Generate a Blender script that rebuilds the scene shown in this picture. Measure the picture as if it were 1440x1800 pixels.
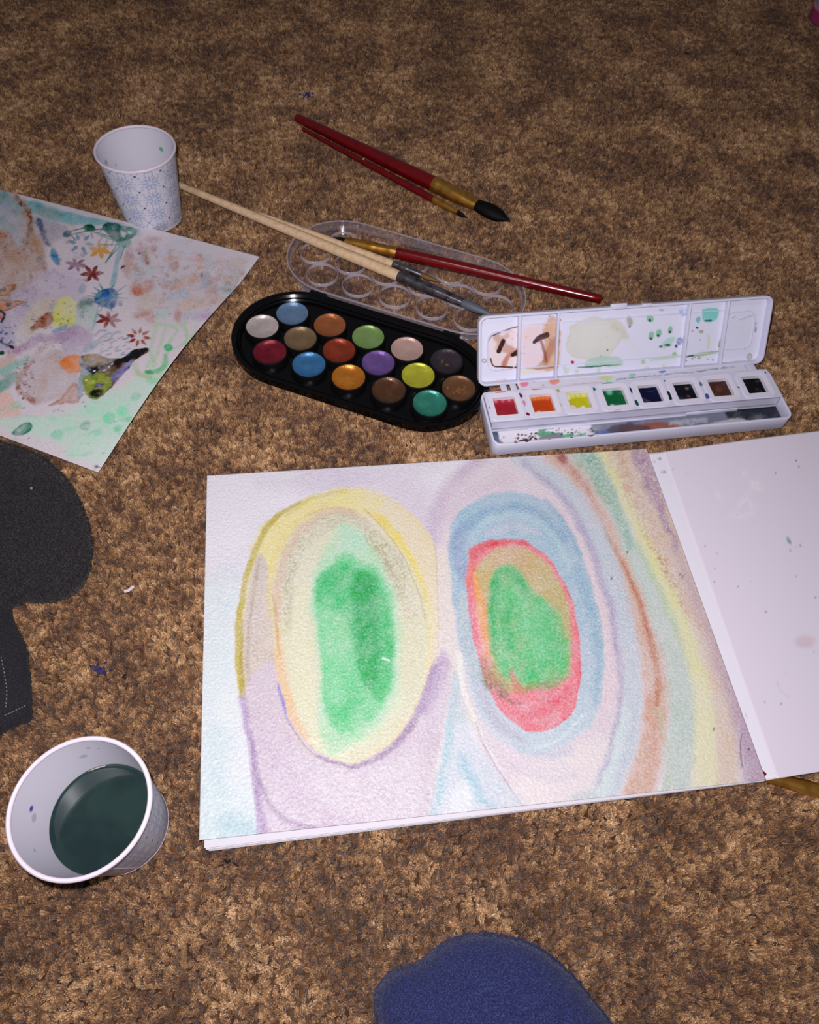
import bpy, bmesh, math, random
import numpy as np
from mathutils import Vector, Matrix
random.seed(7); RNG = np.random.default_rng(7)
for o in list(bpy.data.objects): bpy.data.objects.remove(o)
SC = bpy.context.scene; COL = SC.collection
MM = 0.001
# ------------------------------------------------------------------ camera (world: x right, y away, z up, metres)
FPX, CH = 1386.46, 439.9          # focal length for the 1440x1800 frame, camera height in mm
ROWS = np.array([[0.998225, 0.0, 0.05955], [-0.032314, -0.839963, 0.54168], [0.05002, -0.542643, -0.838473]])
cam_d = bpy.data.cameras.new('camera'); cam = bpy.data.objects.new('camera', cam_d); COL.objects.link(cam)
R = Matrix([[ROWS[i][0], -ROWS[i][1], -ROWS[i][2]] for i in range(3)])
cam.matrix_world = Matrix.Translation((0, 0, CH*MM)) @ R.to_4x4()
cam_d.sensor_fit = 'VERTICAL'; cam_d.sensor_height = 36.0; cam_d.lens = 36.0*FPX/1800.0
cam_d.clip_start = 0.01; cam_d.clip_end = 20
SC.camera = cam
# ------------------------------------------------------------------ light: phone flash beside the lens + a dim room
SC.view_settings.view_transform = 'Standard'; SC.view_settings.look = 'None'
SC.view_settings.gamma = 1.0; SC.view_settings.exposure = 0.0; SC.view_settings.use_curve_mapping = False
wd = bpy.data.worlds.new('dim_room'); SC.world = wd; wd.use_nodes = True
wd.node_tree.nodes['Background'].inputs[0].default_value = (0.92, 0.88, 1.0, 1)
wd.node_tree.nodes['Background'].inputs[1].default_value = 0.075
ld = bpy.data.lights.new('phone_flash', 'AREA'); lo = bpy.data.objects.new('phone_flash', ld); COL.objects.link(lo)
ld.shape = 'DISK'; ld.size = 0.012; ld.energy = 2.25; ld.color = (1.0, 0.935, 1.0); ld.spread = math.radians(160)
lo.matrix_world = cam.matrix_world @ Matrix.Translation((-0.014, 0.022, 0.004)) @ Matrix.Rotation(math.radians(3), 4, 'X')
rd = bpy.data.lights.new('ceiling_lamp', 'AREA'); ro = bpy.data.objects.new('ceiling_lamp', rd); COL.objects.link(ro)
rd.shape = 'DISK'; rd.size = 0.45; rd.energy = 5; rd.color = (1.0, 0.92, 0.93)
ro.location = (-0.55, -0.35, 2.3); ro.rotation_euler = (math.radians(22), math.radians(-12), 0)

def at(px, py, z=0.0):
    """the point at height z (mm) that the photograph shows at pixel px,py (mm, numpy)"""
    r = ROWS @ np.array([px-720.0, py-900.0, FPX]); t = (z-CH)/r[2]
    return np.array([r[0]*t, r[1]*t, z])
def pix(P):
    """photograph pixels of Nx3 points in mm (used once, to place painted marks on their sheets)"""
    Q = (np.asarray(P, float) - np.array([0, 0, CH])) @ ROWS
    return np.stack([720+FPX*Q[:, 0]/Q[:, 2], 900+FPX*Q[:, 1]/Q[:, 2]], 1)
# ------------------------------------------------------------------ colour and materials
def lin(c):
    c = np.asarray(c, float)/255.0
    return np.where(c <= 0.04045, c/12.92, ((c+0.055)/1.055)**2.4)
def rgba(c): l = lin(c); return (float(l[0]), float(l[1]), float(l[2]), 1.0)
def mat(name, c=(200, 200, 200), rough=0.5, metal=0.0, spec=0.5, bump=0, bscale=400, attr=None, noise=None, coat=0, sheen=0, trans=0, grain=0):
    m = bpy.data.materials.new(name); m.use_nodes = True; nt = m.node_tree; b = nt.nodes['Principled BSDF']
    b.inputs['Base Color'].default_value = rgba(c); b.inputs['Roughness'].default_value = rough
    b.inputs['Metallic'].default_value = metal; b.inputs['Specular IOR Level'].default_value = spec
    b.inputs['Coat Weight'].default_value = coat; b.inputs['Coat Roughness'].default_value = 0.12
    b.inputs['Sheen Weight'].default_value = sheen; b.inputs['Transmission Weight'].default_value = trans
    L = nt.links; N = nt.nodes
    geo = N.new('ShaderNodeNewGeometry')
    src = None
    if attr:
        a = N.new('ShaderNodeAttribute'); a.attribute_name = attr; src = a.outputs['Color']
    if noise:                                   # (colour2, scale, low, high)
        n = N.new('ShaderNodeTexNoise'); n.inputs['Scale'].default_value = noise[1]; n.inputs['Detail'].default_value = 5
        L.new(geo.outputs['Position'], n.inputs['Vector'])
        mr = N.new('ShaderNodeMapRange'); mr.inputs[1].default_value = noise[2]; mr.inputs[2].default_value = noise[3]
        L.new(n.outputs['Fac'], mr.inputs[0])
        mx = N.new('ShaderNodeMix'); mx.data_type = 'RGBA'; L.new(mr.outputs[0], mx.inputs[0])
        if src is not None: L.new(src, mx.inputs[6])
        else: mx.inputs[6].default_value = rgba(c)
        mx.inputs[7].default_value = rgba(noise[0]); src = mx.outputs[2]
    if grain:                                   # pigment settling in the tooth of the paper
        n = N.new('ShaderNodeTexNoise'); n.inputs['Scale'].default_value = 900; n.inputs['Detail'].default_value = 3
        L.new(geo.outputs['Position'], n.inputs['Vector'])
        mr = N.new('ShaderNodeMapRange'); mr.inputs[1].default_value = 0.3; mr.inputs[2].default_value = 0.7
        mr.inputs[3].default_value = 1.0+grain*.8; mr.inputs[4].default_value = 1.0-grain*0.9
        L.new(n.outputs['Fac'], mr.inputs[0])
        g = N.new('ShaderNodeGamma'); L.new(src, g.inputs[0]); L.new(mr.outputs[0], g.inputs[1]); src = g.outputs[0]
    if src is not None: L.new(src, b.inputs['Base Color'])
    if bump:
        n = N.new('ShaderNodeTexNoise'); n.inputs['Scale'].default_value = bscale; n.inputs['Detail'].default_value = 4
        L.new(geo.outputs['Position'], n.inputs['Vector'])
        bp = N.new('ShaderNodeBump'); bp.inputs['Strength'].default_value = 1.0; bp.inputs['Distance'].default_value = bump*MM
        L.new(n.outputs['Fac'], bp.inputs['Height']); L.new(bp.outputs['Normal'], b.inputs['Normal'])
    return m
def clear_plastic(name, milk, rough=0.04):
    m = bpy.data.materials.new(name); m.use_nodes = True; nt = m.node_tree; N = nt.nodes; L = nt.links
    N.remove(N['Principled BSDF']); out = N['Material Output']
    tr = N.new('ShaderNodeBsdfTransparent'); tr.inputs[0].default_value = (0.975, 0.965, 0.975, 1)
    gl = N.new('ShaderNodeBsdfGlossy'); gl.inputs['Roughness'].default_value = rough
    df = N.new('ShaderNodeBsdfDiffuse'); df.inputs[0].default_value = (0.86, 0.79, 0.88, 1)
    fr = N.new('ShaderNodeFresnel'); fr.inputs[0].default_value = 1.5
    gg = N.new('ShaderNodeNewGeometry'); io = N.new('ShaderNodeMapRange'); io.inputs[3].default_value = 1.5; io.inputs[4].default_value = 1/1.5
    L.new(gg.outputs['Backfacing'], io.inputs[0]); L.new(io.outputs[0], fr.inputs[0])
    m1 = N.new('ShaderNodeMixShader'); m2 = N.new('ShaderNodeMixShader'); m1.inputs[0].default_value = milk
    L.new(tr.outputs[0], m1.inputs[1]); L.new(df.outputs[0], m1.inputs[2])
    L.new(fr.outputs[0], m2.inputs[0]); L.new(m1.outputs[0], m2.inputs[1]); L.new(gl.outputs[0], m2.inputs[2])
    L.new(m2.outputs[0], out.inputs[0]); return m
# ------------------------------------------------------------------ object helpers (all coordinates in mm, world frame)
ORG = {}
def tag(o, label=None, cat=None, group=None, kind=None):
    if label: o['label'] = label
    if cat: o['category'] = cat
    if group: o['group'] = group
    if kind: o['kind'] = kind
    return o
def thing(name, loc, label, cat, group=None):
    o = bpy.data.objects.new(name, None); COL.objects.link(o); o.empty_display_size = 0.01
    o.location = Vector(loc)*MM; ORG[o.name] = np.array(loc, float)
    return tag(o, label, cat, group)
def obj(name, V, F, m, parent=None, smooth=True, bevel=0, origin=None, label=None):
    V = np.asarray(V, float)
    org = ORG[parent.name] if parent is not None else np.zeros(3)
    own = np.array(origin, float) if origin is not None else org
    me = bpy.data.meshes.new(name); me.from_pydata(((V-own)*MM).tolist(), [], [list(f) for f in F])
    if m is not None: me.materials.append(m)
    bm = bmesh.new(); bm.from_mesh(me); bmesh.ops.recalc_face_normals(bm, faces=bm.faces); bm.to_mesh(me); bm.free()
    o = bpy.data.objects.new(name, me); COL.objects.link(o); ORG[o.name] = own
    if parent is not None: o.parent = parent
    o.location = Vector(own-org)*MM
    if smooth:
        me.shade_smooth()
        if bevel == 0: 
            try: me.set_sharp_from_angle(angle=math.radians(38))
            except Exception: pass
    if bevel:
        b = o.modifiers.new('bevel', 'BEVEL'); b.width = bevel*MM; b.segments = 2; b.limit_method = 'ANGLE'; b.angle_limit = math.radians(40)
        b.harden_normals = False
    if label: o['label'] = label
    return o
class MB:
    """collects shapes into one mesh"""
    def __init__(s, frame=None): s.V = []; s.F = []; s.f = frame
    def add(s, V, F):
        V = np.asarray(V, float)
        if s.f is not None: V = s.f[0] + V[:, :1]*s.f[1] + V[:, 1:2]*s.f[2] + V[:, 2:3]*s.f[3]
        n = len(s.V); s.V += V.tolist(); s.F += [[i+n for i in f] for f in F]; return s
    def box(s, x0, x1, y0, y1, z0, z1):
        V = [(x, y, z) for z in (z0, z1) for y in (y0, y1) for x in (x0, x1)]
        return s.add(V, [(0, 1, 3, 2), (4, 5, 7, 6), (0, 1, 5, 4), (2, 3, 7, 6), (0, 2, 6, 4), (1, 3, 7, 5)])
    def prism(s, O, z0, z1):
        n = len(O); V = [(p[0], p[1], z0) for p in O]+[(p[0], p[1], z1) for p in O]
        return s.add(V, [list(range(n)), list(range(n, 2*n))]+[(i, (i+1) % n, n+(i+1) % n, n+i) for i in range(n)])
    def ring(s, O, I, z0, z1, zi1=None):
        n = len(O); zi1 = z1 if zi1 is None else zi1
        V = [(p[0], p[1], z0) for p in O]+[(p[0], p[1], z1) for p in O]+[(p[0], p[1], z0) for p in I]+[(p[0], p[1], zi1) for p in I]
        F = []
        for i in range(n):
            j = (i+1) % n
            F += [(i, j, n+j, n+i), (n+i, n+j, 3*n+j, 3*n+i), (3*n+i, 3*n+j, 2*n+j, 2*n+i), (2*n+i, 2*n+j, j, i)]
        return s.add(V, F)
    def lathe(s, prof, c=(0, 0), n=48, close=False):
        V = [(c[0]+r*math.cos(2*math.pi*k/n), c[1]+r*math.sin(2*math.pi*k/n), z) for r, z in prof for k in range(n)]
        F = [(a*n+k, a*n+(k+1) % n, (a+1)*n+(k+1) % n, (a+1)*n+k) for a in range(len(prof)-1) for k in range(n)]
        if close:
            a = len(prof)-1; F += [(a*n+k, a*n+(k+1) % n, (k+1) % n, k) for k in range(n)]
        else:
            F += [list(range(n)), list(range((len(prof)-1)*n, len(prof)*n))]
        return s.add(V, F)
    def torus(s, c, r, z, w, h, n=64, k=8):
        V = [(c[0]+(r+w*math.cos(b))*math.cos(a), c[1]+(r+w*math.cos(b))*math.sin(a), z+h*math.sin(b))
             for a in np.arange(n)*2*math.pi/n for b in np.arange(k)*2*math.pi/k]
        return s.add(V, [(i*k+j, i*k+(j+1) % k, ((i+1) % n)*k+(j+1) % k, ((i+1) % n)*k+j) for i in range(n) for j in range(k)])
    def build(s, name, m, parent=None, **kw): return obj(name, s.V, s.F, m, parent, **kw)
def rrect(x0, x1, y0, y1, r, n=5):
    P = []
    for cx, cy, a0 in ((x1-r, y1-r, 0), (x0+r, y1-r, 90), (x0+r, y0+r, 180), (x1-r, y0+r, 270)):
        P += [(cx+r*math.cos(math.radians(a0+90*k/n)), cy+r*math.sin(math.radians(a0+90*k/n))) for k in range(n+1)]
    return P
def stadium(cx, cy, h, r, n=20):
    P = []
    for sx, a0 in ((h, -90), (-h, 90)):
        P += [(cx+sx+r*math.cos(math.radians(a0+180*k/n)), cy+r*math.sin(math.radians(a0+180*k/n))) for k in range(n+1)]
    return P
def tube(path, radii, n=12, flat=None, cap=True):
    """surface along a 3-D path; radii per point; flat = height factor per point"""
    P = np.asarray(path, float); m = len(P); T = np.gradient(P, axis=0); V = []
    for i in range(m):
        t = T[i]/np.linalg.norm(T[i]); side = np.cross(t, (0, 0, 1)); side /= np.linalg.norm(side)+1e-9; up = np.cross(side, t)
        fw, fh = (1, 1) if flat is None else flat[i]
        for k in range(n):
            a = 2*math.pi*k/n; V.append(P[i]+radii[i]*(fw*side*math.cos(a)+fh*up*math.sin(a)))
    F = [(i*n+k, i*n+(k+1) % n, (i+1)*n+(k+1) % n, (i+1)*n+k) for i in range(m-1) for k in range(n)]
    if cap: F += [list(range(n)), list(range((m-1)*n, m*n))]
    return V, F
# ------------------------------------------------------------------ watercolour: marks mixed into a per-vertex colour
def vnoise(P, s, seed=0):
    Q = P/s; i = np.floor(Q).astype(np.int64); f = Q-i; f = f*f*(3-2*f)
    def h(a, b):
        x = (a*374761393+b*668265263+seed*974634777) & 0xffffffff
        x = ((x ^ (x >> 13))*1274126177) & 0xffffffff; return ((x ^ (x >> 16)) & 0xffff)/65535.0
    a, b = i[:, 0], i[:, 1]
    return (h(a, b)*(1-f[:, 0])+h(a+1, b)*f[:, 0])*(1-f[:, 1])+(h(a, b+1)*(1-f[:, 0])+h(a+1, b+1)*f[:, 0])*f[:, 1]
def smooth(P, closed=False, k=3):
    P = np.asarray(P, float); n = len(P)
    if n < 3: return P
    out = []
    for i in range(n if closed else n-1):
        p0, p1, p2, p3 = (P[(i-1) % n], P[i], P[(i+1) % n], P[(i+2) % n]) if closed else (P[max(i-1, 0)], P[i], P[i+1], P[min(i+2, n-1)])
        for j in range(k):
            t = j/k; out.append(0.5*(2*p1+(p2-p0)*t+(2*p0-5*p1+4*p2-p3)*t*t+(3*p1-p0-3*p2+p3)*t**3))
    if not closed: out.append(P[-1])
    return np.array(out)
class Paint:
    def __init__(s, P, base, white, gain=0.735):
        s.P = P.astype(np.float64); s.white = lin(white); s.gain = gain; n = len(P)
        s.C = np.tile(s.alb(base), (n, 1)); s.big = (vnoise(P, 60, 1)-.5); s.med = (vnoise(P, 18, 2)-.5); s.fine = vnoise(P, 3.2, 3)
        s.finer = vnoise(P+.37, 2.1, 9)
        s.wx = (vnoise(P, 22, 4)-.5)+.5*(vnoise(P, 9, 5)-.5)+.3*(vnoise(P, 4, 15)-.5); s.wy = (vnoise(P, 22, 6)-.5)+.5*(vnoise(P, 9, 7)-.5)+.3*(vnoise(P, 4, 16)-.5)
    def alb(s, c): return np.clip(lin(c)/s.white*s.gain, 0.003, 0.92)
    def put(s, idx, a, c, dry=0, tex=.35):
        a = a*(1+tex*(s.med[idx]+s.big[idx])+tex*.35*(s.fine[idx]-.5))
        if dry: a = a*np.clip((s.fine[idx]*.6+s.finer[idx]*.4-dry)/(.45)+.4, 0, 1.0)
        a = np.clip(a, 0, 1)[:, None]; s.C[idx] = s.C[idx]*(1-a)+s.alb(c)*a
    def near(s, B, m):
        return np.where((s.P[:, 0] > B[:, 0].min()-m) & (s.P[:, 0] < B[:, 0].max()+m) & (s.P[:, 1] > B[:, 1].min()-m) & (s.P[:, 1] < B[:, 1].max()+m))[0]
    def segs(s, Q, L, closed):
        d2 = np.full(len(Q), 1e12); tt = np.zeros(len(Q)); n = len(L)
        for i in range(n if closed else n-1):
            a = L[i]; b = L[(i+1) % n]; e = b-a; l2 = max(e@e, 1e-9)
            u = np.clip(((Q-a)@e)/l2, 0, 1); r = Q-a-u[:, None]*e; d = (r*r).sum(1); k = d < d2
            d2[k] = d[k]; tt[k] = (i+u[k])/(n-1 if not closed else n)
        return np.sqrt(d2), tt
    def stroke(s, pts, w, c, a=.9, soft=4, warp=4, dry=0, k=3, tex=.35):
        L = smooth(pts, False, k); W = w if np.ndim(w) == 0 else None
        m = (np.max(w)/2+soft+warp)
        idx = s.near(L, m)
        if not len(idx): return s
        Q = s.P[idx]+warp*np.stack([s.wx[idx], s.wy[idx]], 1)
        d, t = s.segs(Q, L, False)
        ww = W if W is not None else np.interp(t, np.linspace(0, 1, len(w)), w)
        s.put(idx, a*np.clip((ww/2-d)/soft+.5, 0, 1), c, dry, tex); return s
    def fill(s, pts, c, a=.9, soft=4, warp=4, dry=0, edge=None, k=3, tex=.3, grad=None):
        L = smooth(pts, True, k) if k > 1 else np.asarray(pts, float)
        idx = s.near(L, soft+warp)
        if not len(idx): return s
        Q = s.P[idx]+warp*np.stack([s.wx[idx], s.wy[idx]], 1)
        d, _ = s.segs(Q, L, True); ins = np.zeros(len(Q), bool); n = len(L)
        for i in range(n):
            x1, y1 = L[i]; x2, y2 = L[(i+1) % n]
            if y1 == y2: continue
            ins ^= ((y1 > Q[:, 1]) != (y2 > Q[:, 1])) & (Q[:, 0] < (x2-x1)*(Q[:, 1]-y1)/(y2-y1)+x1)
        sd = np.where(ins, d, -d); al = a*np.clip(sd/soft+.5, 0, 1)
        if grad is not None:                     # (x0,y0,x1,y1,colour2)
            g = np.array(grad[:4], float); e = g[2:]-g[:2]; u = np.clip(((s.P[idx]-g[:2])@e)/(e@e), 0, 1)
            a2 = np.clip(al*(1+tex*(s.med[idx]+s.big[idx])), 0, 1)[:, None]; col = s.alb(c)*(1-u[:, None])+s.alb(grad[4])*u[:, None]
            s.C[idx] = s.C[idx]*(1-a2)+col*a2
        else: s.put(idx, al, c, dry, tex)
        if edge is not None: s.put(idx, .6*np.clip(1-np.abs(sd-1.5)/2.2, 0, 1), edge, 0, tex)
        return s
    def density(s, amp, base, streak=0, ang=-35):
        # pigment pooled and starved across the wash, with the drag of the brush
        b = s.alb(base); n = (vnoise(s.P, 30, 21)-.5)+.8*(vnoise(s.P, 11, 22)-.5)+.5*(vnoise(s.P, 5, 23)-.5)+.35*(s.finer-.5)
        a = math.radians(ang); Q = np.stack([(s.P[:, 0]*math.cos(a)+s.P[:, 1]*math.sin(a))/7, -s.P[:, 0]*math.sin(a)+s.P[:, 1]*math.cos(a)], 1)
        n = n*amp+streak*(vnoise(Q+900, 3.5, 24)-.5); s.C = np.clip(b+(s.C-b)*(1+n)[:, None], .003, .95); return s
    def blob(s, x, y, rx, ry, c, a=.9, rot=0, soft=None, warp=2, dry=0, edge=None, tex=.35):
        idx = s.near(np.array([[x-rx, y-rx], [x+rx, y+rx], [x-ry, y-ry], [x+ry, y+ry]], float), 4+warp)
        if not len(idx): return s
        Q = s.P[idx]+warp*np.stack([s.wx[idx], s.wy[idx]], 1)-np.array([x, y]); r = math.radians(rot)
        q = np.sqrt(((Q[:, 0]*math.cos(r)+Q[:, 1]*math.sin(r))/rx)**2+((-Q[:, 0]*math.sin(r)+Q[:, 1]*math.cos(r))/ry)**2)
        sf = (soft if soft is not None else 1.5)/min(rx, ry)
        s.put(idx, a*np.clip((1-q)/sf+.5, 0, 1), c, dry, tex)
        if edge is not None: s.put(idx, .6*np.clip(1-np.abs(q-.88)/.16, 0, 1), edge, 0, tex)
        return s
    def flower(s, x, y, r, n, c, rot=0, sq=.8, gap=0, pw=.22, a=.9):
        for k in range(n):
            t = math.radians(rot+360*k/n); dx, dy = math.cos(t), math.sin(t)*sq
            s.stroke([(x+dx*r*gap, y+dy*r*gap), (x+dx*r*.6, y+dy*r*.6), (x+dx*r, y+dy*r)], [r*pw, r*pw*2, r*pw*.5], c, a, 1.2, 1.2, k=2)
        return s
    def speck(s, x0, x1, y0, y1, n, c, r=(.8, 2), a=.8, seed=1):
        g = random.Random(seed)
        for _ in range(n):
            q = g.uniform(*r); s.blob(g.uniform(x0, x1), g.uniform(y0, y1), q*g.uniform(.8, 1.6), q, c, a, g.uniform(0, 180), 1, .5)
        return s
def paint_attr(o, C, name='pigment'):
    a = o.data.color_attributes.new(name, 'FLOAT_COLOR', 'POINT')
    buf = np.ones((len(C), 4), np.float32); buf[:, :3] = C; a.data.foreach_set('color', buf.ravel())
def grid_quad(c, nu, nv, f=None):
    """points of a bilinear quad TL,TR,BR,BL with offsets f(u,v) -> (z offset mm)"""
    u, v = np.meshgrid(np.linspace(0, 1, nu), np.linspace(0, 1, nv)); u = u.ravel()[:, None]; v = v.ravel()[:, None]
    TL, TR, BR, BL = [np.asarray(q, float) for q in c]
    P = (1-v)*((1-u)*TL+u*TR)+v*((1-u)*BL+u*BR)
    if f is not None: P = P+f(u, v)
    F = (np.arange(nv-1)[:, None]*nu+np.arange(nu-1)).ravel(); F = np.stack([F, F+1, F+nu+1, F+nu], 1)
    return P, F
def sheet_mesh(name, P, F, nu, nv, m, parent, thick, origin=None):
    """fast grid sheet: painted top faces, plus thin edge and underside"""
    org = ORG[parent.name] if parent is not None else np.zeros(3)
    own = origin if origin is not None else org
    b = np.concatenate([np.arange(nu), np.arange(1, nv)*nu+nu-1, (nv-1)*nu+np.arange(nu-2, -1, -1), np.arange(nv-2, 0, -1)*nu])
    nb = len(b); n = len(P); low = P[b]-np.array([0, 0, thick])
    V = np.vstack([P, low]); faces = F[:, ::-1].tolist()
    j = (np.arange(nb)+1) % nb
    faces += np.stack([b, b[j], n+j, n+np.arange(nb)], 1).tolist()
    me = bpy.data.meshes.new(name); me.from_pydata(((V-own)*MM).tolist(), [], faces); me.materials.append(m)
    me.polygons.foreach_set('use_smooth', [True]*len(F)+[False]*nb); me.update()
    o = bpy.data.objects.new(name, me); COL.objects.link(o); ORG[o.name] = own
    if parent is not None: o.parent = parent
    o.location = Vector(own-org)*MM
    return o, V
def clock(_t=[None]):
    import time
    t = time.time(); d = 0 if _t[0] is None else t-_t[0]; _t[0] = t; return round(d, 1)
clock()
# ================================================================== FLOOR AND CARPET
X0, X1, Y0, Y1 = -680, 900, -170, 1450
m_back = mat('carpet_backing', (104, 72, 44), 0.95, spec=.1, noise=((70, 46, 28), 60, .4, .6))
fl = MB().box(X0-2000, X1+2000, Y0-900, Y1+2600, -12, -8).build('floor', m_back, smooth=False); tag(fl, kind='structure')
def pile_material():
    m = bpy.data.materials.new('carpet_yarn'); m.use_nodes = True; nt = m.node_tree; N = nt.nodes; L = nt.links; b = N['Principled BSDF']
    at_ = N.new('ShaderNodeAttribute'); at_.attribute_name = 'yarn'
    oi = N.new('ShaderNodeObjectInfo'); geo = N.new('ShaderNodeNewGeometry')
    n1 = N.new('ShaderNodeTexNoise'); n1.inputs['Scale'].default_value = 17; n1.inputs['Detail'].default_value = 5; n1.inputs['Roughness'].default_value = .62
    n2 = N.new('ShaderNodeTexNoise'); n2.inputs['Scale'].default_value = 130; n2.inputs['Detail'].default_value = 3
    L.new(geo.outputs['Position'], n1.inputs['Vector']); L.new(geo.outputs['Position'], n2.inputs['Vector'])
    def mth(op, a, b_):
        q = N.new('ShaderNodeMath'); q.operation = op
        for i, x in enumerate((a, b_)):
            if isinstance(x, float): q.inputs[i].default_value = x
            else: L.new(x, q.inputs[i])
        return q.outputs[0]
    f = mth('MULTIPLY', at_.outputs['Fac'], 0.50)
    f = mth('ADD', f, mth('MULTIPLY', oi.outputs['Random'], 0.36))
    f = mth('ADD', f, mth('MULTIPLY', mth('SUBTRACT', n1.outputs['Fac'], .5), 1.35))  # patchy wear plus shading of leaning pile, put into the yarn colour
    f = mth('ADD', f, mth('MULTIPLY', mth('SUBTRACT', n2.outputs['Fac'], .5), 1.0))
    f = mth('ADD', f, -.02)
    cr = N.new('ShaderNodeValToRGB'); L.new(f, cr.inputs[0]); e = cr.color_ramp.elements
    e[0].position = 0.0; e[0].color = rgba((74, 44, 22)); e[1].position = 1.0; e[1].color = rgba((246, 214, 176))
    for p, c in ((.28, (120, 80, 46)), (.52, (168, 123, 76)), (.78, (218, 177, 122))):
        q = e.new(p); q.color = rgba(c)
    L.new(cr.outputs[0], b.inputs['Base Color'])
    b.inputs['Roughness'].default_value = .3; b.inputs['Specular IOR Level'].default_value = .8
    b.inputs['Sheen Weight'].default_value = .15
    return m
m_pile = pile_material()
def tufts():
    V = []; F = []; var = []; yarn = []; g = random.Random(3)
    for t in range(8):
        for k in range(15):
            a = 2.4*k+g.uniform(-.3, .3); r0 = .25+.5*k/15; r1 = .12+1.35*math.sqrt(k/15)+g.uniform(-.1, .15); h = 8.1-1.7*(r1/1.4)**2+g.uniform(-.5, .4); w = g.uniform(.2, .34)
            val = g.random(); tw = g.uniform(-.8, .8); n0 = len(V)
            for j, (z, rr) in enumerate(((0, r0), (h*.55, r0*.5+r1*.5), (h*.92, r1), (h, r1+g.uniform(-.3, .3)))):
                ca = a+tw*j/3; cx, cy = rr*math.cos(ca), rr*math.sin(ca); ww = w*(1.15, 1.25, 1.0, .35)[j]
                for q in range(3):
                    b = ca+2*math.pi*q/3; V.append((cx+ww*math.cos(b), cy+ww*math.sin(b), z)); var.append(t); yarn.append(min(1, val*.85+.15*j/3))
            for j in range(3):
                for q in range(3): F.append((n0+j*3+q, n0+j*3+(q+1) % 3, n0+j*3+3+(q+1) % 3, n0+j*3+3+q))
            F.append((n0+9, n0+10, n0+11))
    return np.array(V), F, var, yarn
V, F, var, yarn = tufts()
me = bpy.data.meshes.new('carpet_pile'); me.from_pydata((V*MM).tolist(), [], F); me.materials.append(m_pile); me.shade_smooth()
me.attributes.new('variant', 'INT', 'POINT').data.foreach_set('value', var)
me.attributes.new('yarn', 'FLOAT', 'POINT').data.foreach_set('value', yarn)
pile = bpy.data.objects.new('carpet_pile', me); COL.objects.link(pile); pile.location = (0, 0, -0.008)
tag(pile, 'short brown twisted carpet pile covering the floor', 'carpet', kind='stuff')
def pile_nodes():
    g = bpy.data.node_groups.new('pile_scatter', 'GeometryNodeTree')
    g.interface.new_socket('Geometry', in_out='INPUT', socket_type='NodeSocketGeometry')
    g.interface.new_socket('Geometry', in_out='OUTPUT', socket_type='NodeSocketGeometry')
    N = g.nodes; L = g.links; gi = N.new('NodeGroupInput'); go = N.new('NodeGroupOutput')
    sp = N.new('GeometryNodeSplitToInstances'); sp.domain = 'POINT'
    na = N.new('GeometryNodeInputNamedAttribute'); na.data_type = 'INT'; na.inputs['Name'].default_value = 'variant'
    L.new(gi.outputs[0], sp.inputs[0]); L.new(na.outputs[0], sp.inputs['Group ID'])
    gr = N.new('GeometryNodeMeshGrid'); gr.inputs[0].default_value = (X1-X0)*MM; gr.inputs[1].default_value = (Y1-Y0)*MM
    gr.inputs[2].default_value = 40; gr.inputs[3].default_value = 40
    tr = N.new('GeometryNodeTransform'); tr.inputs['Translation'].default_value = ((X0+X1)/2*MM, (Y0+Y1)/2*MM, 0)
    L.new(gr.outputs[0], tr.inputs[0])
    dp = N.new('GeometryNodeDistributePointsOnFaces'); dp.distribute_method = 'POISSON'
    dp.inputs['Distance Min'].default_value = 0.00152; dp.inputs['Density Max'].default_value = 900000
    L.new(tr.outputs[0], dp.inputs[0])
    ip = N.new('GeometryNodeInstanceOnPoints'); ip.inputs['Pick Instance'].default_value = True
    ri = N.new('FunctionNodeRandomValue'); ri.data_type = 'INT'
    [s for s in ri.inputs if s.name == 'Min' and s.type == 'INT'][0].default_value = 0
    [s for s in ri.inputs if s.name == 'Max' and s.type == 'INT'][0].default_value = 7
    rr = N.new('FunctionNodeRandomValue'); rr.data_type = 'FLOAT_VECTOR'
    rr.inputs[0].default_value = (-.42, -.42, 0); rr.inputs[1].default_value = (.42, .42, 6.283)
    rs = N.new('FunctionNodeRandomValue'); rs.data_type = 'FLOAT_VECTOR'
    rs.inputs[0].default_value = (.85, .85, .86); rs.inputs[1].default_value = (1.2, 1.2, 1.0)
    L.new(dp.outputs['Points'], ip.inputs['Points']); L.new(sp.outputs[0], ip.inputs['Instance'])
    L.new([s for s in ri.outputs if s.type == 'INT'][0], ip.inputs['Instance Index'])
    L.new(rr.outputs[0], ip.inputs['Rotation']); L.new(rs.outputs[0], ip.inputs['Scale'])
    L.new(ip.outputs[0], go.inputs[0]); return g
pile.modifiers.new('scatter', 'NODES').node_group = pile_nodes()
print('carpet', clock())
#@@SKETCHBOOK
# ================================================================== SKETCHBOOK
m_paper = mat('watercolour_paper', attr='pigment', rough=.45, spec=.5, bump=.5, bscale=560, grain=.32)
m_white = mat('sheet_paper', (216, 213, 219), .6, spec=.3, bump=.05, bscale=500)
m_cover = mat('glossy_card', attr='pigment', rough=.33, spec=.45, bump=.02, bscale=90)
book = thing('sketchbook', at(850, 1130, 0), 'open watercolour sketchbook lying on the carpet, its page painted with two green-centred ovals', 'sketchbook')
NU, NV = 620, 465
cs = [at(364, 836, 6.4), at(1137, 789, 6.6), at(1347, 1371, 6.8), at(350, 1477, 8.6)]
def bulge(u, v):
    d = np.zeros((len(u), 3)); d[:, 2] = (1.2*np.sin(np.pi*u)*v**3-.6*np.sin(np.pi*u)*(v > .5)*(v-.5)).ravel()*.6
    return d
P, F = grid_quad(cs, NU, NV, bulge)
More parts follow.
